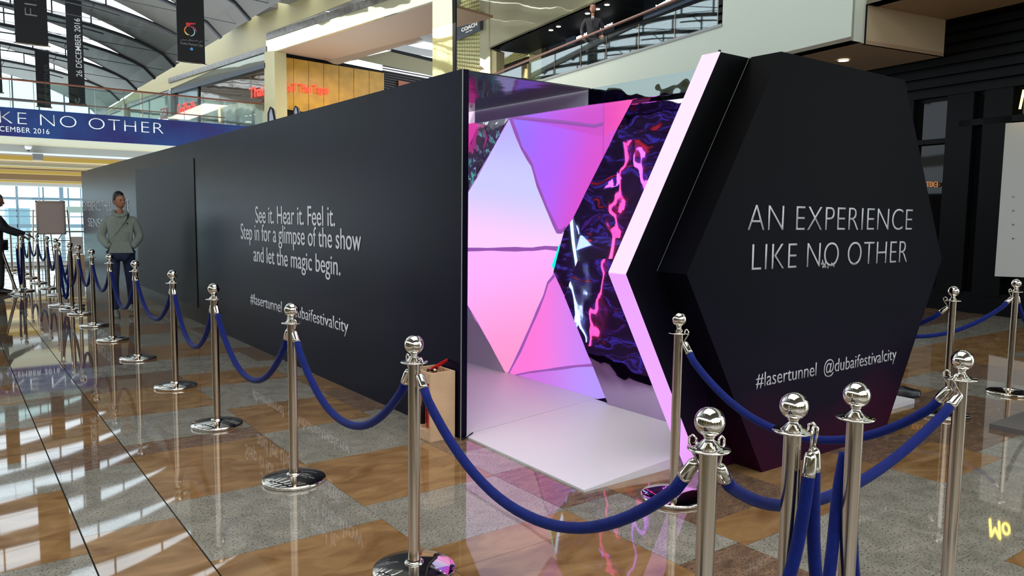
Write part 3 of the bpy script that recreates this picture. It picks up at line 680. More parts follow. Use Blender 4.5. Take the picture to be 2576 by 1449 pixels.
# ------------------------------------------------------------------ roof: shells and clerestory windows
roof = empty('ceiling', (0, 0, 0), kind='structure')
XC = -1.0; XR = 8.2
def zl(x): return 7.55+1.80*math.sqrt(max(0, 1-((x-XC)/9.22)**2))
def zh(x): return zl(x)+.80*max(0, 1-((x-XC)/7.9)**2)
YS = [-9.5, -6.6, -3.7, -.8, 2.1, 5.0, 7.9, 10.8, 13.7, 16.6, 19.5, 22.4, 25.4, 28.6, 31.9, 35.4, 39.2, 43.4, 48.2]
YG = 56.5
N = 40; XX = [XC-9.2+18.4*i/N for i in range(N+1)]
for i, y in enumerate(YS):
    y2 = YS[i+1] if i+1 < len(YS) else YG
    b = NB(); a0 = [b.verts.new((x, y, zl(x))) for x in XX]; a1 = [b.verts.new((x, y2, zh(x)+.02)) for x in XX]
    a2 = [b.verts.new((x, y, zl(x)+.06)) for x in XX]; a3 = [b.verts.new((x, y2, zh(x)+.08)) for x in XX]
    for j in range(N): b.faces.new((a0[j], a0[j+1], a1[j+1], a1[j])); b.faces.new((a2[j+1], a2[j], a3[j], a3[j+1]))
    ob('roof_shell', b, roof_grey, roof)
for i, y in enumerate(YS[1:]):
    wn = empty('window_%d' % (i+1), (0, y, 0), kind='structure')
    x = XC-7.4
    while x < XC+7.3:
        b = NB(); prev = None
        for q in range(4):
            xx = x+1.35*q/3
            if zh(xx)-zl(xx) < .02: continue
            rw = [b.verts.new((xx, y+.03, zl(xx))), b.verts.new((xx, y+.03, zh(xx)))]
            if prev: b.faces.new((prev[0], rw[0], rw[1], prev[1]))
            prev = rw
        if len(b.faces): ob('pane', b, pane_glass, wn)
        x += 1.35
    b = NB(); x = XC-7.4
    while x < XC+7.4:
        ob('mullion', box(NB(), x-.025, x+.025, y-.01, y+.06, zl(x)-.02, zh(x)+.03), beam_dark, wn); x += 1.35
    tube([(x_, y, zl(x_)+.22*(zh(x_)-zl(x_))) for x_ in XX if zh(x_)-zl(x_) > .1], .012, 4, b)
    ob('transom', b, beam_dark, wn)
    b = tube([(x_, y-.04, zl(x_)-.03) for x_ in XX], .07, 6); ob('beam', b, beam_dark, wn, True)
    b = tube([(x_, y-.5, zl(x_)-.42-.1*math.cos(x_*.6)) for x_ in XX[6:-6]], .03, 5)
    for j in range(8, N-7, 4): tube([(XX[j], y-.5, zl(XX[j])-.45), (XX[j]+.2, y-.04, zl(XX[j])-.05)], .018, 4, b)
    ob('truss', b, beam_dark, wn)
    ob('tie_rod', tube([(XX[6], y-1.4, zl(XX[6])-.1), (XX[-1], y-2.0, 7.75)], .012, 4), beam_dark, wn)
gw = empty('window_30', (0, YG, 0), kind='structure')
bgf = mat('blue_grey_frame', srgb(96, 120, 132), .5)
for i in range(14):
    ob('mullion', bx(-10+1.37*i-.04, -10+1.37*i+.04, YG-.1, YG, -2, 10), bgf, gw)
    for z0_, z1_ in ((-2, 2.2), (2.2, 4.6), (4.6, 6.1), (6.1, 8.2), (8.2, 10.2)): ob('pane', bx(-10+1.37*i+.04, -8.63+1.37*i-.04, YG, YG+.04, z0_+.08, z1_-.08), pane_glass, gw)
for z in (2.2, 4.6, 6.1, 8.2): ob('transom', bx(-10.2, 8.2, YG-.12, YG, z-.08, z+.08), bgf, gw)
b = NB()
for i in range(19): box(b, 8.2, 24, -12+2.45*i, -12+2.45*i+1.65, 9.3, 9.5)
ob('unseen_sky_slats', b, roof_grey, roof)  # added out of view: slats cut the sky light and band its reflections
# wall under the eaves on the right and far left/back shell of the hall
we = empty('wall_eaves', (8.2, 20, 0), kind='structure')
ob('wall_panel', bx(8.22, 8.5, 47, YG, 3.95, 7.62), beige, we)
wl = empty('wall_left', (-10, 20, 0), kind='structure')
ob('wall_panel', bx(-10.4, -10.2, -12, 23.6, 0, 4.4), beige_warm, wl)
b = NB()
for i in range(8): box(b, -10.2, -10.15, -10+4.3*i, -7.2+4.3*i, .2, 3.3)
ob('shop_glass', b, polished_dark, wl)
ob('fascia', bx(-10.5, -10.1, -12, 56, 4.4, 4.95), beige, wl)
wb = empty('wall_back', (0, -12, 0), kind='structure')
ob('wall_panel', bx(-10.4, 16, -12.2, -12, 0, 6.0), beige_warm, wb)
b = NB()
for i in range(5): box(b, -9+5*i, -5.6+5*i, -12, -11.95, .2, 3.2)
ob('shop_glass', b, polished_dark, wb)
# ------------------------------------------------------------------ gallery across the far end
YGAL = 31.0
gal = empty('wall_gallery', (0, YGAL, 3.95), kind='structure')
banner_blue = mat('blue_print', srgb(22, 60, 120), .45, vcol=srgb(32, 28, 96), vscale=.8)
ob('slab', bx(-10.2, 10.5, YGAL+.12, 46, 3.98, 4.86), slab_grey, gal)
ob('soffit', bx(-10.2, 10.5, YGAL+.05, YGAL+4.2, 3.95, 3.98), lobby_beige, gal)
steps = [(35.0, 374, 383, slab_grey), (36.4, 384, 390, lobby_brown), (37.2, 389, 403, cove), (38.4, 403, 408, lobby_brown), (39.2, 408, 417, lobby_beige), (39.9, 417, 421, cove), (40.6, 421, 427, lobby_brown), (41.3, 427, 436, cove), (42.2, 436, 452, lobby_brown), (43.2, 452, 458, cove), (44.4, 458, 467, slab_grey)]
for y, p1, p2, mt in steps:
    z1 = hy(60, p1, y).z+.02; z0 = hy(60, p2, y).z
    ob('ceiling_step' if mt is not cove else 'cove_lamp', bx(-10.2, 8.6, y, y+1.6, z0, max(z1, 3.0)+.2), mt, gal)
bn = empty('gallery_banner', (0, YGAL, 3.95), 'long blue printed banner across the gallery front lettered in white', 'banner')
ob('banner_sheet', bx(-9.0, 10.4, YGAL-.03, YGAL+.04, 3.95, 4.90), banner_blue, bn)
def gtext(s, x0, x1, z0, z1, off=0.0, xs=1.1):
    ob('lettering', text_bm(s, (x0, YGAL-.035, z0), (x1, YGAL-.035, z0), (x0, YGAL-.035, z1), .01, off, xs=xs), mat('banner_white', (.85, .88, .92), .5, emit=(.6, .65, .7), es=.15), bn)
pa = hy(0, 320, YGAL); pb = hy(411, 337, YGAL); 
gtext('KE NO OTHER', hy(-1, 318, YGAL).x, hy(411, 337, YGAL).x, hy(398, 336, YGAL).z, hy(0, 279, YGAL).z, -.02, 1.12)
gtext('CEMBER 2016', hy(-1, 333, YGAL).x, hy(124, 333, YGAL).x, hy(60, 334, YGAL).z, hy(60, 321, YGAL).z, 0)
gtext('AN EXPERIENCE LI', -8.6, hy(-14, 318, YGAL).x, hy(0, 318, YGAL).z, hy(0, 279, YGAL).z, -.02, 1.12)
gtext('25 - 26 DE', -3.2, hy(-8, 333, YGAL).x, hy(60, 334, YGAL).z, hy(60, 321, YGAL).z, 0)
gr = empty('gallery_railing', (0, YGAL, 4.9), 'frameless glass railing with brown handrail above the blue banner', 'railing')
for i in range(13):
    x = -9+1.5*i; ob('glass_panel', bx(x+.01, x+1.49, YGAL+.10, YGAL+.115, 4.9, 5.80), rail_glass, gr)
ob('handrail', tube([(-9, YGAL+.1, 5.86), (hy(655, 262, YGAL).x, YGAL+.1, 5.84), (hy(667, 254, YGAL).x, YGAL+.1, 6.0)], .035, 8), handrail, gr, True)
ob('lower_rail', tube([(-9, YGAL+.08, hy(0, 244, YGAL).z), (9, YGAL+.08, hy(620, 300, YGAL).z)], .018, 6), handrail, gr, True)
b = NB()
for px_ in (27, 87, 313, 360): x = hy(px_, 270, YGAL).x; tube([(x, YGAL+.09, 4.9), (x, YGAL+.09, 5.85)], .012, 5, b)
ob('rail_post', b, steel, gr)
det = empty('smoke_detector', tuple(hy(71, 373, 33.5)), 'white ceiling detector below the blue banner', 'detector')
pz = hz(71, 366, 3.95)
det.location = pz; ob('housing', lathe([(0, 0), (.14, 0), (.12, -.09), (.06, -.16), (0, -.16)], 18, mtx=Matrix.Translation(pz)), white_board, det, True)
ob('lens', lathe([(0, -.16), (.05, -.16), (.045, -.20), (0, -.22)], 14, mtx=Matrix.Translation(pz)), matte_black, det)
p_ = hy(96, 396, 34.6); tag(ob('projector_box', bx(p_.x-.17, p_.x+.17, 34.6, 34.9, p_.z-.1, p_.z+.14), grey_metal), 'small grey box hanging in the yellow cove of the lobby ceiling', 'light fixture')
# lobby window wall and balustrade at the floor edge
lw = empty('window_31', (0, 46, 0), kind='structure')
mx_ = [-10.2]+[hy(q, 500, 46).x for q in (-300, -210, -120, -60, 41, 99, 155, 204, 240)]+[8.3]
mw_ = [.02]*7+[.09, .02, .02, .02]
for k_, (xa_, xb_) in enumerate(zip(mx_, mx_[1:])):
    ob('mullion', bx(xa_-mw_[k_], xa_+mw_[k_], 46.0, 46.14, -4, 3.0), bgf, lw)
    for z0_, z1_ in ((-4, .68), (.68, 1.16), (1.16, 1.45), (1.45, 3.1)): ob('pane', bx(xa_+.02, xb_-.02, 46.1, 46.12, z0_+.03, z1_-.03), pane_glass, lw)
for z, w_ in ((.68, .09), (1.16, .03), (1.45, .03)): ob('transom', bx(-10.2, 8.3, 46.0, 46.1, z-w_, z+w_), bgf, lw)
ob('transom', bx(hy(166, 500, 46).x, 8.3, 45.9, 46.1, hy(190, 535, 46).z, hy(190, 520, 46).z), mat('green_grey', srgb(120, 140, 130), .6), lw)
fe = empty('trim_1', (0, 23.6, 0), kind='structure')
ob('floor_edge', bx(-10, 6, 23.6, 23.75, -.5, .02), slab_grey, fe)
ob('kerb', bx(-10, 6, 23.9, 24.3, .0, .1), white_board, fe)
er = empty('edge_railing', (0, 23.7, 0), 'wire railing at the floor edge before the bright lobby windows', 'railing')
b = NB()
for z in (.12, .22, .32, .42, .52, .62, .74): tube([(-8, 23.7, z), (6, 23.7, z)], .006, 4, b)
ob('wires', b, steel, er)
b = NB()
for i in range(11): tube([(-7+1.3*i, 23.7, 0), (-7+1.3*i, 23.7, .9)], .018, 6, b)
ob('rail_post', b, steel, er); ob('top_rail', tube([(-8, 23.7, .92), (6, 23.7, .92)], .022, 6), steel, er)
# pale blocks outside the windows
for i, (x0, x1, y, z0, z1, nm, cc, lb) in enumerate(((-12, 22, 75, -9, .3, 'terrace_wall', (196, 222, 214), 'pale green low terrace seen through the lobby windows'), (3.4, 4.6, 60, -3, 1.6, 'kiosk', (150, 175, 185), 'small blue grey kiosk outside behind the blank sign board'))):
    tag(ob(nm, bx(x0, x1, y, y+4, z0, z1), mat(nm+'_paint', srgb(*cc), .7)), lb, 'building')
# blank sign board on stand
sb = empty('sign_board', (2.2, 23.0, 0), 'blank pinkish notice board framed on a tubular stand before the windows', 'sign')
za, zb_ = .865, 1.73; xa, xb_ = 1.885, 2.545
ob('board', bx(xa+.03, xb_-.03, 23.0, 23.02, za+.03, zb_-.03), mat('pink_grey_board', srgb(196, 176, 170), .6), sb)
b = NB(); box(b, xa, xb_, 22.98, 23.03, za, za+.035); box(b, xa, xb_, 22.98, 23.03, zb_-.035, zb_); box(b, xa, xa+.035, 22.98, 23.03, za, zb_); box(b, xb_-.035, xb_, 22.98, 23.03, za, zb_)
ob('frame', b, steel, sb)
for x0, x1 in ((xa-.05, xa-.10), (xb_+.05, xb_+.14)): ob('leg', tube([(x0, 23.05, 1.5), (x1, 23.15, 0)], .02, 7), steel, sb)
ob('crossbar', tube([(xa-.08, 23.06, .70), (xb_+.08, 23.06, .70)], .014, 6), steel, sb)
b = NB(); tube([(2.2, 23.04, .87), (2.25, 23.1, .2)], .015, 6, b); tube([(2.45, 23.04, .87), (2.2, 23.1, .45)], .015, 6, b); ob('brace', b, steel, sb)
s2 = empty('small_sign', (2.8, 23.2, 0), 'small blank white notice on a wooden box at the far end of the long wall', 'sign')
ob('board', bx(2.66, 2.93, 23.1, 23.12, .34, .80), mat('pale_board', srgb(214, 204, 200), .6), s2); ob('leg', bx(2.76, 2.82, 23.12, 23.16, 0, .5), steel, s2)
tag(ob('wooden_crate', bx(2.62, 2.86, 22.3, 22.55, 0, .36), pine), 'tan wooden crate on the floor at the far end of the long wall', 'crate')
# ------------------------------------------------------------------ hanging banners
def hang_banner(xl, xr, y, z0, z1, lab, pole_tip=True, th=.03):
    t_ = empty('hanging_banner', ((xl+xr)/2, y, z0), lab, 'banner', 'dark banners hung from the roof')
    ob('cloth', bx(xl, xr, y-th/2, y+th/2, z0, z1), banner_mat, t_)
    ob('bottom_bar', tube([(xl-.04, y, z0), (xr+.04, y, z0)], .022, 8), steel, t_, True)
    ob('hang_wire', tube([((xl+xr)/2, y, z1), ((xl+xr)/2, y, max(z1+.3, zl((xl+xr)/2)+.1))], .006, 4), steel, t_)
    return t_
lw_m = mat('banner_letter', (.62, .63, .66), .5)
def vtext(t_, s, x0, x1, z0, z1, y, off=0, mt=None):
    """reads bottom to top: baseline is the right edge x1"""
    ob('lettering', text_bm(s, (x1, y, z0), (x1, y, z1), (x0, y, z0), .004, off), mt or lw_m, t_)
Y1b_ = 22.0
bl = hy(39, 107, Y1b_); br = hy(122, 115, Y1b_)
t1 = hang_banner(bl.x, br.x, Y1b_, bl.z, 7.9, 'dark banner at the far left lettered FIR in thin capitals')
vtext(t1, 'FIR', hy(62, 20, Y1b_).x, hy(93, 20, Y1b_).x, hy(78, 40, Y1b_).z, hy(78, -28, Y1b_).z, Y1b_-.02, -.02)
bl = hy(447, 154, Y1b_); br = hy(516, 162, Y1b_)
t4 = hang_banner(bl.x, br.x, Y1b_, bl.z, 7.9, 'dark banner with the round coloured swirl logo and white city name')
def onb(px, py, y=Y1b_): p = hy(px, py, y); return Vector((p.x, y-.02, p.z))
ob('lettering', text_bm('Dubai Festival City', onb(453, 112.5), onb(510, 120), onb(453, 105), .004, .0, shear=.2), lw_m, t4)
ob('lettering', text_bm('\ufef2\ufe98\ufef4\ufeb3 \u0644\u0627\ufed4\ufef4\ufe98\ufeb4\ufed3 \ufef2\ufe91\u062f', onb(453, 103), onb(509, 108), onb(453, 96.5), .004, .0), lw_m, t4)
swc = [((.75, .04, .06), 'swirl_red'), ((.8, .25, .05), 'swirl_orange'), ((.85, .75, .3), 'swirl_yellow'), ((.45, .75, .8), 'swirl_cyan'), ((.5, .08, .2), 'swirl_crimson')]
def arc(a0, a1, r0, r1, w0, w1, mt, cx=477, cy=78):
    bm = NB(); prev = None
    for i in range(13):
        u = i/12; a = math.radians(a0+(a1-a0)*u); r = r0+(r1-r0)*u; w_ = (w0+(w1-w0)*u)*math.sin(math.pi*min(.98, max(.06, u)))**.5
        p = onb(cx+math.cos(a)*(r+w_), cy+math.sin(a)*(r+w_)); q_ = onb(cx+math.cos(a)*(r-w_), cy+math.sin(a)*(r-w_))
        row = [bm.verts.new(p), bm.verts.new(q_), bm.verts.new(p+Vector((0, .006, 0))), bm.verts.new(q_+Vector((0, .006, 0)))]
        if prev: bm.faces.new((prev[0], row[0], row[1], prev[1])); bm.faces.new((prev[2], prev[3], row[3], row[2]))
        prev = row
    ob('emblem', bm, mt, t4)
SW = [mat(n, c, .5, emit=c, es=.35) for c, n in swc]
arc(160, 250, 13, 14, 1.6, 1.8, SW[1]); arc(95, 178, 10, 12, 1.4, 1.7, SW[2]); arc(-60, 100, 8, 11, .6, 1.8, SW[3], 480, 80); arc(-95, -10, 17, 20, 1, 2, SW[4], 474, 84)
ob('emblem', slab([tuple(onb(467, 57)), tuple(onb(492, 59)), tuple(onb(491, 61.5)), tuple(onb(480, 62)), tuple(onb(474, 66)), tuple(onb(468, 63))], (0, 1, 0), .006), SW[0], t4)
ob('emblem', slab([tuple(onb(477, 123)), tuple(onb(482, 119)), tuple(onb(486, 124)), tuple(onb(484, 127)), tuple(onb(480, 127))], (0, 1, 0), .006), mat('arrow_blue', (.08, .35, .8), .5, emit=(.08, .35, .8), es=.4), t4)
Y2b_ = 32.6
t2 = hang_banner(hy(175, 285, Y2b_).x, hy(216, 287, Y2b_).x, Y2b_, 5.40, 10.3, 'tall dark banner lettered 26 DECEMBER 2016 beyond the gallery railing')
vtext(t2, '26 DECEMBER 2016', hy(188, 100, Y2b_).x, hy(203, 100, Y2b_).x, hy(197, 193, Y2b_).z, hy(197, 47, Y2b_).z, Y2b_-.02, .004, mat('banner_bright', (.8, .8, .8), .5, emit=(.5, .5, .5), es=.4))
ob('emblem', tube([(hy(195+5*math.cos(a), 252+7*math.sin(a), Y2b_).x, Y2b_-.02, hy(195+5*math.cos(a), 252+7*math.sin(a), Y2b_).z) for a in [i*.5-1 for i in range(10)]], .018, 5), lw_m, t2)
t3 = hang_banner(hy(101, 275, Y2b_).x, hy(137, 275, Y2b_).x, Y2b_+1, 5.3, hy(118, 131, Y2b_+1).z, 'shorter dark banner lettered LIKE NO OTHER in thin faint capitals')
vtext(t3, 'LIKE NO OTHER', hy(112, 200, Y2b_+1).x, hy(124, 200, Y2b_+1).x, hy(119, 262, Y2b_+1).z, hy(119, 162, Y2b_+1).z, Y2b_+.98, -.015, mat('faint_letter', (.25, .26, .26), .6))
t0 = hang_banner(hy(-30, 265, Y2b_).x, hy(6, 265, Y2b_).x, Y2b_-.5, 5.5, 7.8, 'dark banner cut by the left frame edge')
# ------------------------------------------------------------------ centre building
P0c = hy(645, 300, 31.6); DC = (-.137, .99)
wc = empty('wall_center', tuple(P0c), kind='structure')
NC = Vector((DC[1], -DC[0], 0))
def cq(name, pts, mt, off=0, th=.05, parent=None, lab=None):
    o = ob(name, slab([tuple(hv(a, b, P0c+NC*off, DC)) for a, b in pts], NC, th), mt, parent or wc)
    if lab: o['label'] = lab
    return o
cq('upper_wall', [(240, 300), (326, 240), (516, 91), (720, -35), (1300, -460), (1300, -110), (1088, -60), (912, -10), (669.5, 84.8), (669.5, 118), (423, 226), (300, 266), (240, 300)], beige_warm)
cq('wall_return', [(423, 222), (300, 262), (240, 330), (300, 330), (423, 290)], mirror_glass, .12)
cq('dark_band', [(240, 281), (423, 222), (423, 233), (240, 300)], marble_dark, .03)
cq('dark_band', [(423, 197), (669, 116), (669, 130), (423, 209)], marble_dark, -.05, .15)
cq('dark_band', [(669.5, 84), (1100, -62), (1100, -42), (669.5, 101)], marble_dark, -.05, .15)
cq('mirror_band', [(423, 209), (665, 130), (665, 158), (430, 227)], mirror_glass, .02)
cq('dark_rail', [(425, 227), (665, 158), (665, 171), (425, 238)], mat('black_bar', srgb(38, 42, 52), .3, .3), -.08, .15)
cq('shop_glass', [(423, 238), (498, 217), (498, 330), (423, 330)], mat('blue_grey_glass', srgb(96, 112, 112), .08, .3, bump=.004, bscale=.8), .08)
cq('shop_glass', [(500, 217), (665, 171), (665, 345), (500, 345)], mat('brown_glass', srgb(96, 76, 52), .05, .45, coat=.6, bump=.01, bscale=.9), .08)
cq('glass_joint', [(497, 217), (501, 216), (501, 340), (497, 340)], matte_black, .04)
cq('column', [(422, 228), (429, 227), (431, 320), (424, 320)], slab_grey, -.1, .2)
cq('column', [(665, 130), (690, 128), (694, 330), (665, 330)], beige_warm, -.05, .5)
cq('portal_band', [(669.5, 101), (1088, -44), (1146, -64), (1146, -20), (1088, 3), (690.5, 129), (669.5, 131)], polished, -.02, .1)
cq('column', [(1088, -30), (1137, -45), (1139, 230), (1088, 230)], mat('polished_column', srgb(226, 214, 150), .05, .7, bump=.01, bscale=.8), -.03, .1)
cq('column_edge', [(1137, -45), (1146, -48), (1146, 230), (1139, 230)], matte_black, -.03, .05)
# recess behind: soffit, wood wall, black slats
zs_ = hv(690, 129, P0c, DC).z
Pd = hv(690, 129, P0c, DC); DD = (.99, .137)
def dq(name, pts, mt, off=0, th=.05):
    nn = Vector((-DD[1], DD[0], 0)); return ob(name, slab([tuple(hv(a, b, Pd+nn*off, DD)) for a, b in pts], nn, th), mt, wc)
ob('recess_soffit', slab([tuple(hv(690, 129, P0c, DC)), tuple(hv(1089, 3, P0c, DC)), tuple(hz(1240, 45, zs_)), tuple(hz(822, 153, zs_))], (0, 0, 1), .08), brown_soffit, wc)
dq('slat_wall', [(690, 128), (822, 150), (1200, 225), (1200, 330), (690, 330)], slat_black, .10, .1)
for i in range(12):
    yy = 158+6*i
    dq('slat', [(963, yy), (1200, yy+44), (1200, yy+47), (963, yy+3)], mat('brown_slat', srgb(44, 32, 30), .5), .07, .04)
for i in range(7):
    x0 = 701+38*i; x1 = x0+37
    f = lambda x: 141+(x-700)*.161
    dq('wood_panel', [(x0, f(x0)), (x1, f(x1)), (x1, 272+(x1-700)*.14), (x0, 272+(x0-700)*.14)], gold_wood, .02 if i != 4 else .045, .05)
dq('upper_bulkhead', [(850, 158), (985, 127), (1200, 167), (1200, 216), (902, 150)], lobby_beige, .04, .03)
dq('vent_strip', [(985, 123), (1200, 172), (1200, 182), (985, 130)], matte_black, .01, .03)
dq('sky_slot', [(1028, 114), (1092, 98), (1092, 126), (1060, 121)], sky_pane, -.02, .03)
dq('beam_drop', [(815, 148), (1240, 28), (1240, 48), (852, 162), (840, 160)], brown_soffit, -.3, .05)
dq('terracotta_panel', [(1003, 202), (1200, 243), (1200, 330), (1003, 330)], mat('terracotta', srgb(150, 86, 56), .6), .0, .05)
def neon(s, a, b, c, plane, mt, nm, lab, off=-.02, sh=0, offc=0.004):
    root = empty(nm, tuple(plane(*a)), lab, 'sign')
    ob('lettering', text_bm(s, plane(*a), plane(*b), plane(*c), .03, offc, shear=sh), mt, root); return root
dpl = lambda a, b: hv(a, b, Pd-Vector((-DD[1], DD[0], 0))*.05, DD)
cpl = lambda a, b: hv(a, b, P0c+NC*.0, DC)
neon('GoT Thai Tapas', (714, 236), (826, 243), (714, 208), dpl, red_neon, 'neon_sign', 'red neon restaurant sign on the golden wood panels')
neon('GoiThaiTa', (447, 290), (493, 282), (447, 262), cpl, red_neon, 'neon_sign', 'red neon sign on the blue grey shop glass behind the gallery railing')
neon('Thai', (628, 248), (664, 240), (628, 222), cpl, red_neon, 'neon_sign', 'red neon sign in the brown shop glass left of the beige column')
vs = neon('VISA', (404, 294), (420, 292), (404, 278), lambda a, b: hv(a, b, P0c+NC*.02, DC), letter_white, 'card_sticker', 'small red card sticker on the glass at the left end of the shopfront')
ob('backing', slab([tuple(hv(a, b, P0c+NC*.06, DC)) for a, b in ((403, 274), (421, 270), (421, 299), (403, 300))], NC, .03), red_neon if False else mat('sticker_red', srgb(200, 30, 40), .5), vs)
# escalator newels
for (x, y, lab) in ((683, 285, 'chrome and black escalator handrail end left of the golden wood wall'), (745, 278, 'smaller chrome escalator handrail end in front of the golden wood wall')):
    P = hv(x, y, P0c+NC*-.6, DC); s = (1.0 if x < 700 else .7)
    e_ = empty('escalator_newel', tuple(P), lab, 'escalator')
    def ep(a, b): return tuple(P+Vector(DC+(0,))*(-a*s)+Vector((0, 0, b*s)))
    ob('side_panel', slab([ep(-.28, -2.6), ep(-.22, .0), ep(-.05, .18), ep(.08, .12), ep(.42, -2.6)], NC, .12), mat('pale_panel', srgb(168, 164, 178), .2, .5), e_)
    ob('handrail', tube([ep(-.30, -2.0), ep(-.24, .02), ep(-.06, .22), ep(.10, .15), ep(.36, -.55)], .04*s, 8), matte_black, e_, True)
# ------------------------------------------------------------------ right building
dR = (.16, .987); PR = hz(2140.6, 101.8, 4.21); NR = Vector((dR[1], -dR[0], 0)).normalized()
wr = empty('wall_right', tuple(PR), kind='structure')
def rp_(a, b, off=0): return hv(a, b, PR+NR*off, dR)
def rq(name, pts, mt, off=0, th=.06, parent=None, lab=None):
    o = ob(name, slab([tuple(rp_(a, b, off)) for a, b in pts], NR, th), mt, parent or wr)
    if lab: o['label'] = lab
    return o
fas = mat('pale_fascia', srgb(204, 208, 190), .55, vary=.015, vscale=.4)
pR = rp_(2140.6, 101.8); dv = Vector((*dR, 0)).normalized()
def rpt(px, z, off=0):
    """point of the right building front above pixel column px at height z"""
    p = rp_(px, 300, off); return Vector((p.x, p.y, z))
ZF = rp_(1805, 70).z
e0 = pR+dv*30; c1 = rpt(1808, ZF)
def vwall(a, b, z0, z1, mt, name, off=0, th=.25, parent=None):
    a = Vector((a.x, a.y, 0))+NR*off; b = Vector((b.x, b.y, 0))+NR*off
    return ob(name, slab([(a.x, a.y, z0), (b.x, b.y, z0), (b.x, b.y, z1), (a.x, a.y, z1)], NR, th), mt, parent or wr)
vwall(pR, e0, 4.21, ZF, fas, 'fascia')
vwall(pR, c1, ZF, 9, fas, 'upper_wall')
vwall(c1-dv*.0, e0, ZF, ZF+.05, slab_grey, 'fascia_trim', off=-.02)
# short return and set-back piece to the right
ret = hz(2173, 110, 4.21)
ob('wall_return', slab([tuple(pR), (ret.x, ret.y, 4.21), (ret.x, ret.y, 9), (pR.x, pR.y, 9)], NR, .05), fas, wr)
S0 = Vector((13.4, 5.65, 0)); dS = Vector((.152, .988, 0)).normalized(); NS = Vector((dS.y, -dS.x, 0))
def sp_(a, b, off=0): return hv(a, b, S0+NS*off, dS)
k1 = hz(2173, 36, 4.80); k2 = hz(2346, 64, 4.80); k3 = sp_(2378, 60)
ob('bulkhead_side', slab([(ret.x, ret.y, 4.21), (sp_(2373.5, 141).x, sp_(2373.5, 141).y, 4.21), (sp_(2373.5, 141).x, sp_(2373.5, 141).y, 4.82), (ret.x, ret.y, 4.82)], (-.1, 1, 0), .05), mat('warm_soffit', srgb(190, 168, 136), .6), wr)
sA = sp_(2373.5, 141.5)
ob('soffit', slab([(pR.x, pR.y, 4.21), (ret.x, ret.y, 4.21), (sA.x, sA.y, 4.21), (sA.x+dS.x*16, sA.y+dS.y*16, 4.21), (e0.x, e0.y, 4.21)], (0, 0, 1), .06), mat('tan_soffit', srgb(170, 142, 116), .6), wr)
u0 = Vector((ret.x, ret.y, 4.80)); f0 = hz(2304, 0, 4.80); uu = (f0-u0).normalized()
far_ = u0-dv*9
ob('soffit', slab([tuple(u0), (far_.x, far_.y, 4.8), (far_.x+4.5, far_.y, 4.8), (sA.x, sA.y, 4.8)], (0, 0, 1), .06), mat('tan_soffit', (0, 0, 0)), wr)
vwall(u0, far_, 4.8, 9, fas, 'fascia')
ob('gap_joint', bx(ret.x-.012, ret.x+.02, ret.y-.02, ret.y+.01, 4.21, 4.8), matte_black, wr)
dl = hz(2122, 152, 4.20); dlo = empty('downlight', tuple(dl), 'single round lit downlight in the tan soffit above the hexagon panel', 'ceiling light')
ob('lens', lathe([(0, -.004), (.085, -.004), (.085, .0), (0, .0)], 24, mtx=Matrix.Translation(dl)), warm_lamp, dlo); ob('rim', lathe([(.085, -.008), (.10, -.008), (.10, 0), (.085, 0), (.085, -.008)], 24, mtx=Matrix.Translation(dl)), white_board, dlo)
# railing on the right gallery
rr_ = empty('upper_railing', tuple(c1), 'glass railing with brown handrail on the upper right gallery', 'railing')
rail_a = rp_(1235, 190); rail_b = rp_(1700, 0)
ob('handrail', tube([tuple(rp_(1160, 222)), tuple(rail_a), tuple(rail_b), tuple(rp_(1790, -37))], .032, 8), handrail, rr_, True)
jx = [1200, 1264, 1330, 1394, 1457, 1522, 1604, 1690, 1718, 1798]
jx = [1235, 1329, 1394, 1459, 1522, 1602, 1691, 1797]
zr = rail_a.z-.02
for a, c in zip(jx, jx[1:]):
    A = rpt(a+1.2, 0, .05); B = rpt(c-1.2, 0, .05)
    ob('glass_panel', slab([(A.x, A.y, ZF), (B.x, B.y, ZF), (B.x, B.y, zr), (A.x, A.y, zr)], NR, .015), rail_glass, rr_)
    ob('joint', tube([(B.x, B.y, ZF), (B.x, B.y, zr)], .008, 4), steel, rr_)
# set-back shopfront on the upper gallery
OB = 1.6; OS = 3.2
zb = rp_(1232, 123, OB).z
def lev(px, z, off): p = rp_(px, 100, off); return Vector((p.x, p.y, z))
a_, c_ = lev(1229, 0, OB), lev(1795, 0, OB)
ob('bulkhead', slab([(a_.x, a_.y, zb), (c_.x, c_.y, zb), (c_.x, c_.y, zb+3), (a_.x, a_.y, zb+3)], NR, .1), polished, wr)
rq('bulkhead_corner', [(1207, -30), (1233, -40), (1233, 215), (1207, 215)], polished, OB, .3)
rq('bulkhead_corner', [(1229, 122), (1249, 130), (1249, 215), (1229, 215)], beige_warm, OB+.05, .3)
far1 = lev(1100, 0, OS)
ob('black_soffit', slab([(a_.x, a_.y, zb), (c_.x, c_.y, zb), (c_.x+NR.x*2.4, c_.y+NR.y*2.4, zb), (a_.x+NR.x*2.4, a_.y+NR.y*2.4, zb)], (0, 0, 1), .06), matte_black, wr)
def sfront(x0, x1, mt, nm, z0=4.95, z1=None, off=OS, th=.08):
    A, B = lev(x0, 0, off), lev(x1, 0, off); z1 = z1 or zb
    return ob(nm, slab([(A.x, A.y, z0), (B.x, B.y, z0), (B.x, B.y, z1), (A.x, A.y, z1)], NR, th), mt, wr)
sky_glass = mat('sky_reflecting_glass', srgb(120, 130, 138), .02, .8, bump=.005, bscale=.9)
slate = mat('slate_column', srgb(76, 88, 108), .3)
sfront(1249, 1262, slat_black, 'door_frame'); sfront(1262, 1330, slat_black, 'dark_shopfront')
sfront(1332, 1362, polished, 'pilaster', off=OS-.1)
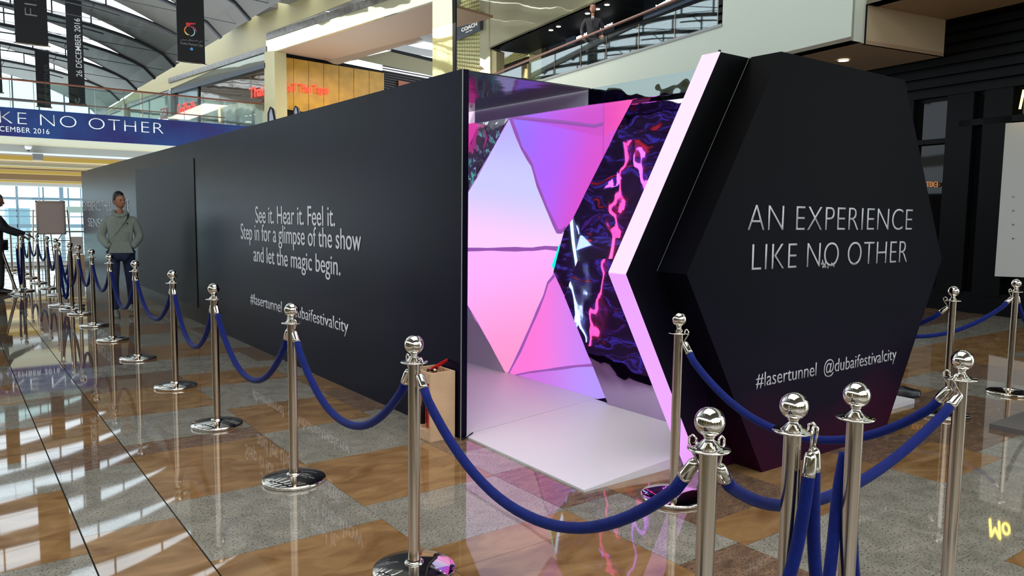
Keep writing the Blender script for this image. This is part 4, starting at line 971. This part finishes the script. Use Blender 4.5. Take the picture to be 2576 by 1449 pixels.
sfront(1363, 1374, mat('bronze_frame', srgb(74, 62, 42), .4), 'bronze_post', off=OS-.05)
sfront(1374, 1424, sky_glass, 'shop_glass'); sfront(1425, 1447, slate, 'slate_column', off=OS-.1); sfront(1447, 1454, mat('bronze_frame', (0, 0, 0)), 'bronze_post')
sfront(1454, 1544, sky_glass, 'shop_glass'); sfront(1544, 1618, polished_dark, 'shop_glass', off=OS+.05); sfront(1618, 1760, sky_glass, 'shop_glass'); sfront(1760, 1775, slat_black, 'dark_post'); sfront(1772, 1799, beige, 'pilaster', off=OS-.1)
fl2 = lev(1100, 0, 0); fl3 = lev(1799, 0, 0)
ob('upper_floor', slab([(e0.x+.3, e0.y, 4.9), (fl3.x+.3, fl3.y, 4.9), (fl3.x+NR.x*4, fl3.y+NR.y*4, 4.9), (e0.x+NR.x*4, e0.y+NR.y*4, 4.9)], (0, 0, -1), .1), slab_grey, wr)
# patterned screens (embossed letter-like grid) with the coach sign
def screen(pxs, rows, cols, off, nm='relief_screen'):
    (x0, yt0, yb0), (x1, yt1, yb1) = pxs
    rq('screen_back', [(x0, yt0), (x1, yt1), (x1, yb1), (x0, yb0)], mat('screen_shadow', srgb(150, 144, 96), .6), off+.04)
    b = NB()
    for i in range(cols):
        for j in range(rows):
            u0, u1 = (i+.12)/cols, (i+.88)/cols; v0, v1 = (j+.15)/rows, (j+.80)/rows
            def q_(u, v): xx = x0+(x1-x0)*u; yt = yt0+(yt1-yt0)*u; yb = yb0+(yb1-yb0)*u; return tuple(rp_(xx, yt+(yb-yt)*v, off))
            slab([q_(u0, v0), q_(u1, v0+.02/rows), q_(u1-.3/cols, v1), q_(u0+.1/cols, v1)], NR, .03, b)
    tag(ob(nm, b, mat('screen_gold', srgb(226, 220, 160), .25, .3), wr), kind='stuff')
screen(((1147, -40, 190), (1207, -72, 205)), 26, 14, OB)
screen(((1262, 152, 166), (1330, 108, 142)), 5, 22, OS-.06)
cs = empty('shop_sign', tuple(rp_(1147, 100, OB-.15)), 'dark blue shop sign lettered COACH on the relief screen', 'sign')
ob('board', slab([tuple(rp_(a, b, OB-.12)) for a, b in ((1149, 58), (1207, 29), (1207, 75), (1147, 102))], NR, .1), mat('navy_board', srgb(64, 70, 84), .35), cs)
cpn = lambda a, b: rp_(a, b, OB-.13)
cream = mat('cream_letter', (.8, .78, .7), .5, emit=(.8, .78, .7), es=.3)
ob('lettering', text_bm('COACH', cpn(1161.5, 81), cpn(1201, 64.5), cpn(1161.5, 71.5), .02, .03), cream, cs)
ob('lettering', text_bm('NEW YORK', cpn(1172.5, 83.2), cpn(1189, 76), cpn(1172.5, 80.6), .02, .02), cream, cs)
b = NB(); tube([tuple(cpn(1175, 56)), tuple(cpn(1179, 52)), tuple(cpn(1182, 55)), tuple(cpn(1186, 50))], .025, 4, b); tube([tuple(cpn(1175, 60)), tuple(cpn(1186, 58))], .02, 4, b); tube([tuple(cpn(1180, 56)), tuple(cpn(1181, 60))], .02, 4, b); ob('carriage_emblem', b, cream, cs)
u1 = neon('URBAN', (1452, 101), (1477, 90), (1452, 93), lambda a, b: rp_(a, b, OS-.4), white_neon, 'shop_sign', 'white lit sign left of the guard behind the upper railing'); 
u2 = neon('SALON', (1512, 78), (1541, 65), (1512, 70), lambda a, b: rp_(a, b, OS-.4), white_neon, 'shop_sign', 'white lit sign right of the guard behind the upper railing')
u3 = neon('Jumping', (1650, 25), (1690, 3), (1650, 14), lambda a, b: rp_(a, b, OS-.4), white_neon, 'shop_sign', 'white lit script sign at the top right behind the upper railing')
ob('ledge', slab([tuple(rp_(a, b, OS-.5)) for a, b in ((1618, 44), (1760, -14), (1760, -6), (1618, 52))], NR, .3), slate, wr)
DLs = [(1386, 76), (1405, 67), (1478, 34), (1503, 23), (1527, 12)]
for i, (a, b) in enumerate(DLs):
    p = hz(a, b, zb-.005); o = empty('downlight', tuple(p), 'small white downlight in the black soffit, number %s from the left' % ['one', 'two', 'three', 'four', 'five'][i], 'ceiling light', 'downlights in the black soffit')
    o['label'] = ['leftmost small downlight in the black soffit', 'second small downlight from the left in the black soffit', 'small downlight just left of the guard\'s head', 'small downlight just right of the guard\'s head', 'rightmost small downlight in the black soffit'][i]
    ob('lens', lathe([(0, -.006), (.07, -.006), (.07, 0), (0, 0)], 16, mtx=Matrix.Translation(p)), warm_lamp, o)
# ------------------------------------------------------------------ dark storefront at the right
ws = empty('wall_storefront', tuple(S0), kind='structure')
def sv(px, z, off=0): p = sp_(px, 500, off); return Vector((p.x, p.y, z))
sL = S0+dS*14; sR = S0-dS*7
def sw(a, b, z0, z1, mt, nm, off=0, th=.1):
    a = a+NS*off; b = b+NS*off; return ob(nm, slab([(a.x, a.y, z0), (b.x, b.y, z0), (b.x, b.y, z1), (a.x, a.y, z1)], NS, th), mt, ws)
store_dark = mat('store_dark', srgb(10, 10, 11), .4, spec=.1)
sw(sL, sR, 0, 3.55, polished_dark, 'dark_glass', .12)
sw(sL, sR, 0, .34, store_dark, 'plinth', 0)
sw(sL, sR, 3.50, 6.6, store_dark, 'slat_backing', .1)
for i in range(17): sw(sL, sR, 3.56+.17*i, 3.56+.17*i+.11, slat_black, 'slat', 0, .08)
for px_, w_ in ((2280, .05), (2402, .22), (2496, .22), (2600, .1)):
    p = sv(px_, 0); sw(p-dS*w_, p+dS*w_, .3, 3.55, store_dark, 'pillar', -.02, .15)
p1 = sv(2290, 0); p2 = sv(2400, 0)
sw(p1, p2, 2.78, 2.86, store_dark, 'transom', -.01); sw(sv(2402, 0), sR, 3.02, 3.12, store_dark, 'transom', -.02)
bd = empty('display_board', tuple(sv(2520, 0)), 'large pale blank display board on the dark storefront at the right edge', 'board')
pts = [tuple(sp_(a, b, -.06)) for a, b in ((2530, 310), (2640, 302), (2640, 700), (2502, 695))]
ob('board', slab(pts, NS, .04), mat('grey_white_board', srgb(186, 184, 178), .5), bd)
b = NB()
for i in range(4): p = sp_(2549, 495+35*i, -.07); box(b, p.x-.012, p.x+.002, p.y-.01, p.y+.01, p.z-.01, p.z+.01)
ob('rivets', b, steel, bd)
nx = empty('neon_sign', tuple(sp_(2335, 463)), 'small orange EXIT reflection painted as glowing reversed letters in the dark store glass', 'sign')  # a reflection in the glass, put in as glowing letters
ob('lettering', text_bm('EXIT', sp_(2331, 470, .02), sp_(2360, 470.5, .02), sp_(2331, 457, .02), .02, 0, mirror=True), mat('orange_reflection', (.5, .18, .04), .4, emit=(.45, .16, .04), es=.6), nx)
yn = empty('neon_sign', tuple(sp_(2483, 1305, -.3)), 'bright yellow sign letter cut by the right frame edge high on the dark storefront', 'sign')
def fl_(a, b): p = sp_(a, b, -.3); return Vector((p.x, p.y, -p.z))
yn.location = fl_(2490, 1305)
ob('lettering', text_bm('Mo', fl_(2490, 1305), fl_(2541, 1318), fl_(2493, 1350), .03, -.01), mat('yellow_neon', (1, .8, .1), .4, emit=(1, .75, .1), es=9), yn)
# ------------------------------------------------------------------ people
def skin_mesh(J, E, sub=2):
    """J: name -> (pos, (rx, ry)); E: edges; first joint is the root. returns bmesh"""
    me = bpy.data.meshes.new('figure'); names = list(J); idx = {n: i for i, n in enumerate(names)}
    me.from_pydata([J[n][0] for n in names], [(idx[a], idx[b]) for a, b in E], [])
    o = bpy.data.objects.new('figure', me); C.objects.link(o)
    s = o.modifiers.new('s', 'SKIN'); s.use_smooth_shade = True; s.branch_smoothing = .4
    sv_ = me.skin_vertices[0].data
    for n in names: sv_[idx[n]].radius = J[n][1]; sv_[idx[n]].use_root = (idx[n] == 0)
    ss = o.modifiers.new('d', 'SUBSURF'); ss.levels = sub; ss.render_levels = sub
    bpy.context.view_layer.update()
    m2 = bpy.data.meshes.new_from_object(o.evaluated_get(bpy.context.evaluated_depsgraph_get()))
    bm = NB(); bm.from_mesh(m2); bpy.data.objects.remove(o); bpy.data.meshes.remove(me); bpy.data.meshes.remove(m2)
    return bm
def ellip(bm, c, r, seg=20, ring=12, mx=None, fn=None):
    vs = []; base = []
    for j in range(ring+1):
        th = math.pi*j/ring
        base.append([bm.verts.new((math.sin(th)*math.cos(2*math.pi*i/seg), math.sin(th)*math.sin(2*math.pi*i/seg), math.cos(th))) for i in range(seg)] if 0 < j < ring else [bm.verts.new((0, 0, math.cos(th)))])
    for a, b in zip(base, base[1:]):
        for i in range(seg):
            k = (i+1) % seg
            if len(a) == 1: bm.faces.new((a[0], b[i], b[k]))
            elif len(b) == 1: bm.faces.new((a[i], b[0], a[k]))
            else: bm.faces.new((a[i], b[i], b[k], a[k]))
    for row in base:
        for v in row:
            p = v.co.copy()
            if fn: p = fn(p)
            p = Vector((p.x*r[0], p.y*r[1], p.z*r[2]))
            if mx: p = mx@p
            v.co = p+Vector(c)
    return bm
skinm = {}
def skin_mat(n, c): return mat(n, srgb(*c), .5)
def head(bm, c, mx):
    """face toward local -Y; c = head centre"""
    def f(p):
        q = p.copy()
        if p.z < 0: k = 1-.28*(-p.z)**1.5; q.x *= k; q.y = p.y*(1-.12*(-p.z))
        if p.y < 0 and p.z < -.35: q.y -= .08
        return q
    ellip(bm, c, (.073, .093, .118), 22, 14, mx, f)
    T = lambda v: Vector(c)+mx@Vector(v)
    ellip(bm, T((0, -.094, -.018)), (.013, .018, .024), 10, 8, mx)      # nose
    ellip(bm, T((0, -.098, -.030)), (.017, .012, .009), 10, 8, mx)
    ellip(bm, T((0, -.086, -.060)), (.024, .010, .006), 10, 6, mx); ellip(bm, T((0, -.085, -.069)), (.020, .010, .006), 10, 6, mx)
    for s in (-1, 1):
        ellip(bm, T((s*.074, .0, -.012)), (.008, .018, .030), 8, 8, mx)
        ellip(bm, T((s*.028, -.085, .017)), (.020, .010, .006), 8, 6, mx)  # brow ridge
    return T
def hair_cap(bm, c, mx, full=True, k=1.0):
    def f(p):
        q = p.copy(); line = .52 if p.y < -.25 else (-.05 if p.y < .1 else -.45)
        if p.z < line: q = q*.90; q.z = max(q.z, line-.1)
        else: q *= 1.0+.05*max(0, p.z)+.02*mnoise.noise(p*6)
        return q
    ellip(bm, Vector(c)+mx@Vector((0, .006, .010)), (.080*k, .098*k, .122*k), 26, 18, mx, f)
def hand(bm, wrist, fwd, up, side, curl=.4, s=1.0):
    f = Vector(fwd).normalized(); n = Vector(up).normalized(); r = f.cross(n).normalized()
    W = Vector(wrist)
    ellip(bm, W+f*.045*s, (.040*s, .048*s, .016*s), 12, 8, Matrix((r, f, n)).transposed())
    for i, (o, L) in enumerate(((-.028, .062), (-.010, .072), (.009, .068), (.027, .054))):
        b0 = W+f*.082*s+r*o*s; p = [b0-f*.02*s, b0]; a = 0; cur = b0
        for j in range(3):
            a += curl; cur = cur+(f*math.cos(a)-n*math.sin(a))*L/2.7*s; p.append(cur)
        tube(p, [.009*s, .0085*s, .008*s, .0075*s, .006*s], 7, bm)
    b0 = W+f*.025*s+r*(-.03*side)*s; tube([b0, b0+(f*.6-r*side*.9)*.03*s, b0+(f*.9-r*side*.6-n*curl*.6)*.055*s, b0+(f*1.1-r*side*.3-n*curl)*.072*s], [.012*s, .011*s, .009*s, .007*s], 7, bm)
# --- man in the grey hoodie walking toward the camera
PX, PY = 2.0, 12.05
rzm = math.atan2(-PX, PY)+math.pi*0   # faces the camera
MX = Matrix.Translation((PX, PY, 0))@Matrix.Rotation(-math.atan2(PX, PY), 4, 'Z')   # local -Y points to camera
def Lm(p): return p
man = empty('person', (PX, PY, 0), 'young man in grey hooded sweatshirt with black chest strap walking beside the ropes', 'person')
def world_bm(bm, mx): bmesh.ops.transform(bm, matrix=mx, verts=bm.verts); return bm
def body_joints(k=1.0, arms='pocket', leg=.13):
    J = {'pelvis': ((0, 0, .93), (.135*k, .095*k)), 'waist': ((0, 0, 1.07), (.13*k, .09*k)), 'chest': ((0, 0, 1.27), (.155*k, .105*k)), 'neckb': ((0, .01, 1.43), (.075*k, .062*k)),
         'neck': ((0, -.005, 1.50), (.050, .050)), 'skull': ((0, -.015, 1.56), (.045, .05)),
         'shL': ((-.17, .005, 1.385), (.060*k, .058*k)), 'elL': ((-.265, .03, 1.13), (.044*k, .044*k)), 'wrL': ((-.165, -.13, .985), (.034*k, .034*k)),
         'shR': ((.17, .005, 1.385), (.060*k, .058*k)), 'elR': ((.265, .03, 1.13), (.044*k, .044*k)), 'wrR': ((.165, -.13, .985), (.034*k, .034*k)),
         'hipL': ((-.095, 0, .87), (.092*k, .092*k)), 'knL': ((-.10, -leg*.9, .50), (.060*k, .060*k)), 'anL': ((-.085, -leg*1.0, .09), (.042*k, .045*k)),
         'hipR': ((.095, 0, .87), (.092*k, .092*k)), 'knR': ((.11, leg*.2, .50), (.060*k, .060*k)), 'anR': ((.12, leg*1.6, .13), (.042*k, .045*k))}
    E = [('pelvis', 'waist'), ('waist', 'chest'), ('chest', 'neckb'), ('neckb', 'neck'), ('neck', 'skull'), ('chest', 'shL'), ('shL', 'elL'), ('elL', 'wrL'), ('chest', 'shR'), ('shR', 'elR'), ('elR', 'wrR'),
         ('pelvis', 'hipL'), ('hipL', 'knL'), ('knL', 'anL'), ('pelvis', 'hipR'), ('hipR', 'knR'), ('knR', 'anR')]
    return J, E
def sub_fig(J, E, keys, infl, over=None):
    J2 = {n: (J[n][0], (J[n][1][0]*infl, J[n][1][1]*infl)) for n in keys}
    if over: J2.update(over)
    return skin_mesh(J2, [(a, b) for a, b in E if a in J2 and b in J2])
def person(root, mx, J, E, skin_c, top_m, leg_m, hair_m, shoe_m, head_turn, top_over=None, hood=None, hands=True, bald=False, names=('sweatshirt', 'jeans')):
    bm = skin_mesh({n: (J[n][0], (J[n][1][0]*(.55 if n in ('chest', 'neckb', 'shL', 'shR', 'waist') else .8), J[n][1][1]*(.55 if n in ('chest', 'neckb', 'shL', 'shR', 'waist') else .8))) for n in J}, E)
    hm = Matrix.Rotation(head_turn[0], 3, 'Z')@Matrix.Rotation(head_turn[1], 3, 'Y')@Matrix.Rotation(head_turn[2], 3, 'X')
    hc_ = Vector(J['skull'][0])+Vector((0, -.01, .075)); T = head(bm, hc_, hm)
    if hands:
        for s, k in ((1, 'L'), (-1, 'R')):
            w_ = Vector(J['wr'+k][0]); e_ = Vector(J['el'+k][0]); hand(bm, w_, w_-e_, Vector((0, 0, 1)), s, .3)
    sm = skin_mat(*skin_c); ob('body', world_bm(bm, mx), sm, root, True)
    for s in (-1, 1):
        e = NB(); ellip(e, T((s*.028, -.083, .004)), (.010, .006, .005), 10, 6, hm); ob('eye', world_bm(e, mx), mat('eye_dark', (.02, .015, .012), .2), root, True)
        e = NB(); ellip(e, T((s*.029, -.090, .021)), (.018, .006, .0035), 8, 5, hm); ob('eyebrow', world_bm(e, mx), hair_m, root, True)
    h = NB(); hair_cap(h, hc_, hm)
    if bald: bmesh.ops.transform(h, matrix=Matrix.Translation(hc_)@Matrix.Diagonal((.965, .965, .965, 1))@Matrix.Translation(-hc_), verts=h.verts)
    ob('hair', world_bm(h, mx), hair_m, root, True)
    tk = ['waist', 'chest', 'neckb', 'shL', 'elL', 'wrL', 'shR', 'elR', 'wrR', 'pelvis']
    ob(names[0], world_bm(sub_fig(J, E, tk, 1.16, top_over), mx), top_m, root, True)
    lk = ['pelvis', 'hipL', 'knL', 'anL', 'hipR', 'knR', 'anR']
    ob(names[1], world_bm(sub_fig(J, E, lk, 1.12), mx), leg_m, root, True)
    for k in ('L', 'R'):
        a = Vector(J['an'+k][0]); s_ = NB()
        sh_ = shoe_bm(); bmesh.ops.transform(sh_, matrix=mx@Matrix.Translation((a.x, a.y-.05, a.z-.09))@Matrix.Rotation(-math.pi/2, 4, 'Z'), verts=sh_.verts)
        ob('shoe', sh_, shoe_m, root, True)
def shoe_bm(s=1.0):
    bm = NB(); n = 12; rows = []
    for i in range(n+1):
        u = i/n; x = -.12+.26*u; wd = (.038+.012*math.sin(u*math.pi))*(1 if .06 < u < .95 else .7); h = .095 if u < .38 else .095-.05*((u-.38)/.62)**.8
        row = [bm.verts.new((x*s, wd*math.cos(math.pi*j/8)*s, (.0 if j in (0, 8) else .012+h*math.sin(math.pi*j/8)**.7)*s)) for j in range(9)]; rows.append(row)
    for a, b in zip(rows, rows[1:]):
        for j in range(8): bm.faces.new((a[j], a[j+1], b[j+1], b[j]))
        bm.faces.new((a[0], b[0], b[8], a[8]))
    bm.faces.new(rows[0]); bm.faces.new(rows[-1][::-1]); return bm
J, E = body_joints()
hood_m = mat('grey_fleece', srgb(134, 142, 134), .85, vary=.05, vscale=30)
jeans_m = mat('dark_denim', srgb(26, 36, 66), .85, vary=.2, vscale=25)
hair_m = mat('black_hair', srgb(20, 18, 20), .5)
# hoodie is baggier than the body and hides the hands in its pouch pocket
ov = {'pelvis': ((0, 0, .91), (.165, .125)), 'waist': ((0, -.01, 1.03), (.175, .135)), 'chest': ((0, 0, 1.27), (.185, .130)), 'elL': ((-.25, .03, 1.12), (.066, .066)), 'elR': ((.25, .03, 1.12), (.066, .066)), 'wrL': ((-.14, -.14, .975), (.048, .05)), 'wrR': ((.14, -.14, .975), (.048, .05)), 'neckb': ((0, .015, 1.44), (.10, .085)), 'shL': ((-.165, .005, 1.385), (.075, .07)), 'shR': ((.165, .005, 1.385), (.075, .07))}
person(man, MX, J, E, ('tan_skin', (172, 120, 92)), hood_m, jeans_m, hair_m, mat('grey_shoe', srgb(120, 118, 112), .6), (.55, -.12, .05), ov, hands=False)
b = NB(); ring = []
for i in range(18):
    a = 2*math.pi*i/18; ring.append((.085*math.cos(a), .012+.075*math.sin(a), 1.455+.028*math.sin(a)+.01*math.cos(2*a)))
tube(ring, .028, 8, b, closed=True); ob('hood', world_bm(b, MX), hood_m, man, True)
b = NB(); sp0 = [(.115, -.03, 1.455), (.10, -.115, 1.39), (.03, -.150, 1.28), (-.06, -.158, 1.16), (-.15, -.15, 1.06), (-.19, -.08, 1.0)]
prev = None
for i, p in enumerate(sp0):
    p = Vector(p); row = [b.verts.new(p+Vector((-.013, -.006, -.013))), b.verts.new(p+Vector((.013, -.006, .013))), b.verts.new(p+Vector((.013, .006, .013))), b.verts.new(p+Vector((-.013, .006, -.013)))]
    if prev:
        for j in range(4): b.faces.new((prev[j], prev[(j+1) % 4], row[(j+1) % 4], row[j]))
    prev = row
ob('shoulder_strap', world_bm(b, MX), matte_black, man)
b = slab([(-.16, -.150, .90), (-.10, -.165, 1.06), (.10, -.165, 1.06), (.16, -.150, .90)], (0, 1, 0), .03); ob('pouch_pocket', world_bm(b, MX), hood_m, man)
b = NB(); tube([(-.03, -.135, 1.42), (-.035, -.155, 1.34), (-.035, -.16, 1.29)], .004, 5, b); tube([(.03, -.135, 1.42), (.03, -.155, 1.36), (.028, -.16, 1.32)], .004, 5, b); ob('drawstrings', world_bm(b, MX), hood_m, man)
b = slab([(.075, -.142, 1.30), (.085, -.142, 1.325), (.093, -.142, 1.335), (.097, -.142, 1.315), (.108, -.142, 1.298), (.09, -.142, 1.308)], (0, 1, 0), .012); ob('chest_emblem', world_bm(b, MX), matte_black, man)
# --- worker at the left edge, side on, arms forward
J2, E2 = body_joints()
J2['elL'] = ((-.24, -.10, 1.14), (.045, .045)); J2['wrL'] = ((-.16, -.34, 1.04), (.036, .036)); J2['elR'] = ((.24, -.14, 1.16), (.045, .045)); J2['wrR'] = ((.20, -.42, 1.05), (.036, .036))
J2['knL'] = ((-.10, -.03, .50), (.062, .062)); J2['anL'] = ((-.10, -.02, .09), (.045, .045)); J2['knR'] = ((.10, .02, .50), (.062, .062)); J2['anR'] = ((.10, .08, .09), (.045, .045))
wk = empty('person', (.74, 16.3, 0), 'person in dark clothes at the left frame edge reaching toward the posts', 'person')
MW = Matrix.Translation((.74, 16.3, 0))@Matrix.Rotation(math.radians(85), 4, 'Z')
person(wk, MW, J2, E2, ('brown_skin', (120, 80, 60)), mat('navy_jacket', srgb(26, 24, 34), .7), mat('black_trousers', srgb(18, 17, 20), .7), hair_m, black_leather, (0, 0, .15), names=('jacket', 'trousers'))
# --- guard upstairs
J3, E3 = body_joints(); J3['wrL'] = ((-.24, -.12, .98), (.034, .034)); J3['wrR'] = ((.24, -.12, .98), (.034, .034))
gp_ = rp_(1491, 55, .45); gd = empty('person', (gp_.x, gp_.y, 4.9), 'guard in dark suit and tie standing behind the upper glass railing', 'person')
MG = Matrix.Translation((gp_.x, gp_.y, 4.9))@Matrix.Rotation(-math.atan2(gp_.x, gp_.y), 4, 'Z')
person(gd, MG, J3, E3, ('tan_skin', (0, 0, 0)), mat('dark_suit', srgb(30, 28, 36), .7), mat('black_trousers', (0, 0, 0)), hair_m, black_leather, (-.2, 0, 0), names=('jacket', 'trousers'), bald=True)
b = slab([(-.03, -.125, 1.42), (.03, -.125, 1.42), (.0, -.135, 1.26)], (0, 1, 0), .01); ob('shirt_front', world_bm(b, MG), white_board, gd)
b = slab([(-.012, -.134, 1.40), (.012, -.134, 1.40), (.016, -.142, 1.2), (0, -.145, 1.17), (-.016, -.142, 1.2)], (0, 1, 0), .006); ob('tie', world_bm(b, MG), matte_black, gd)
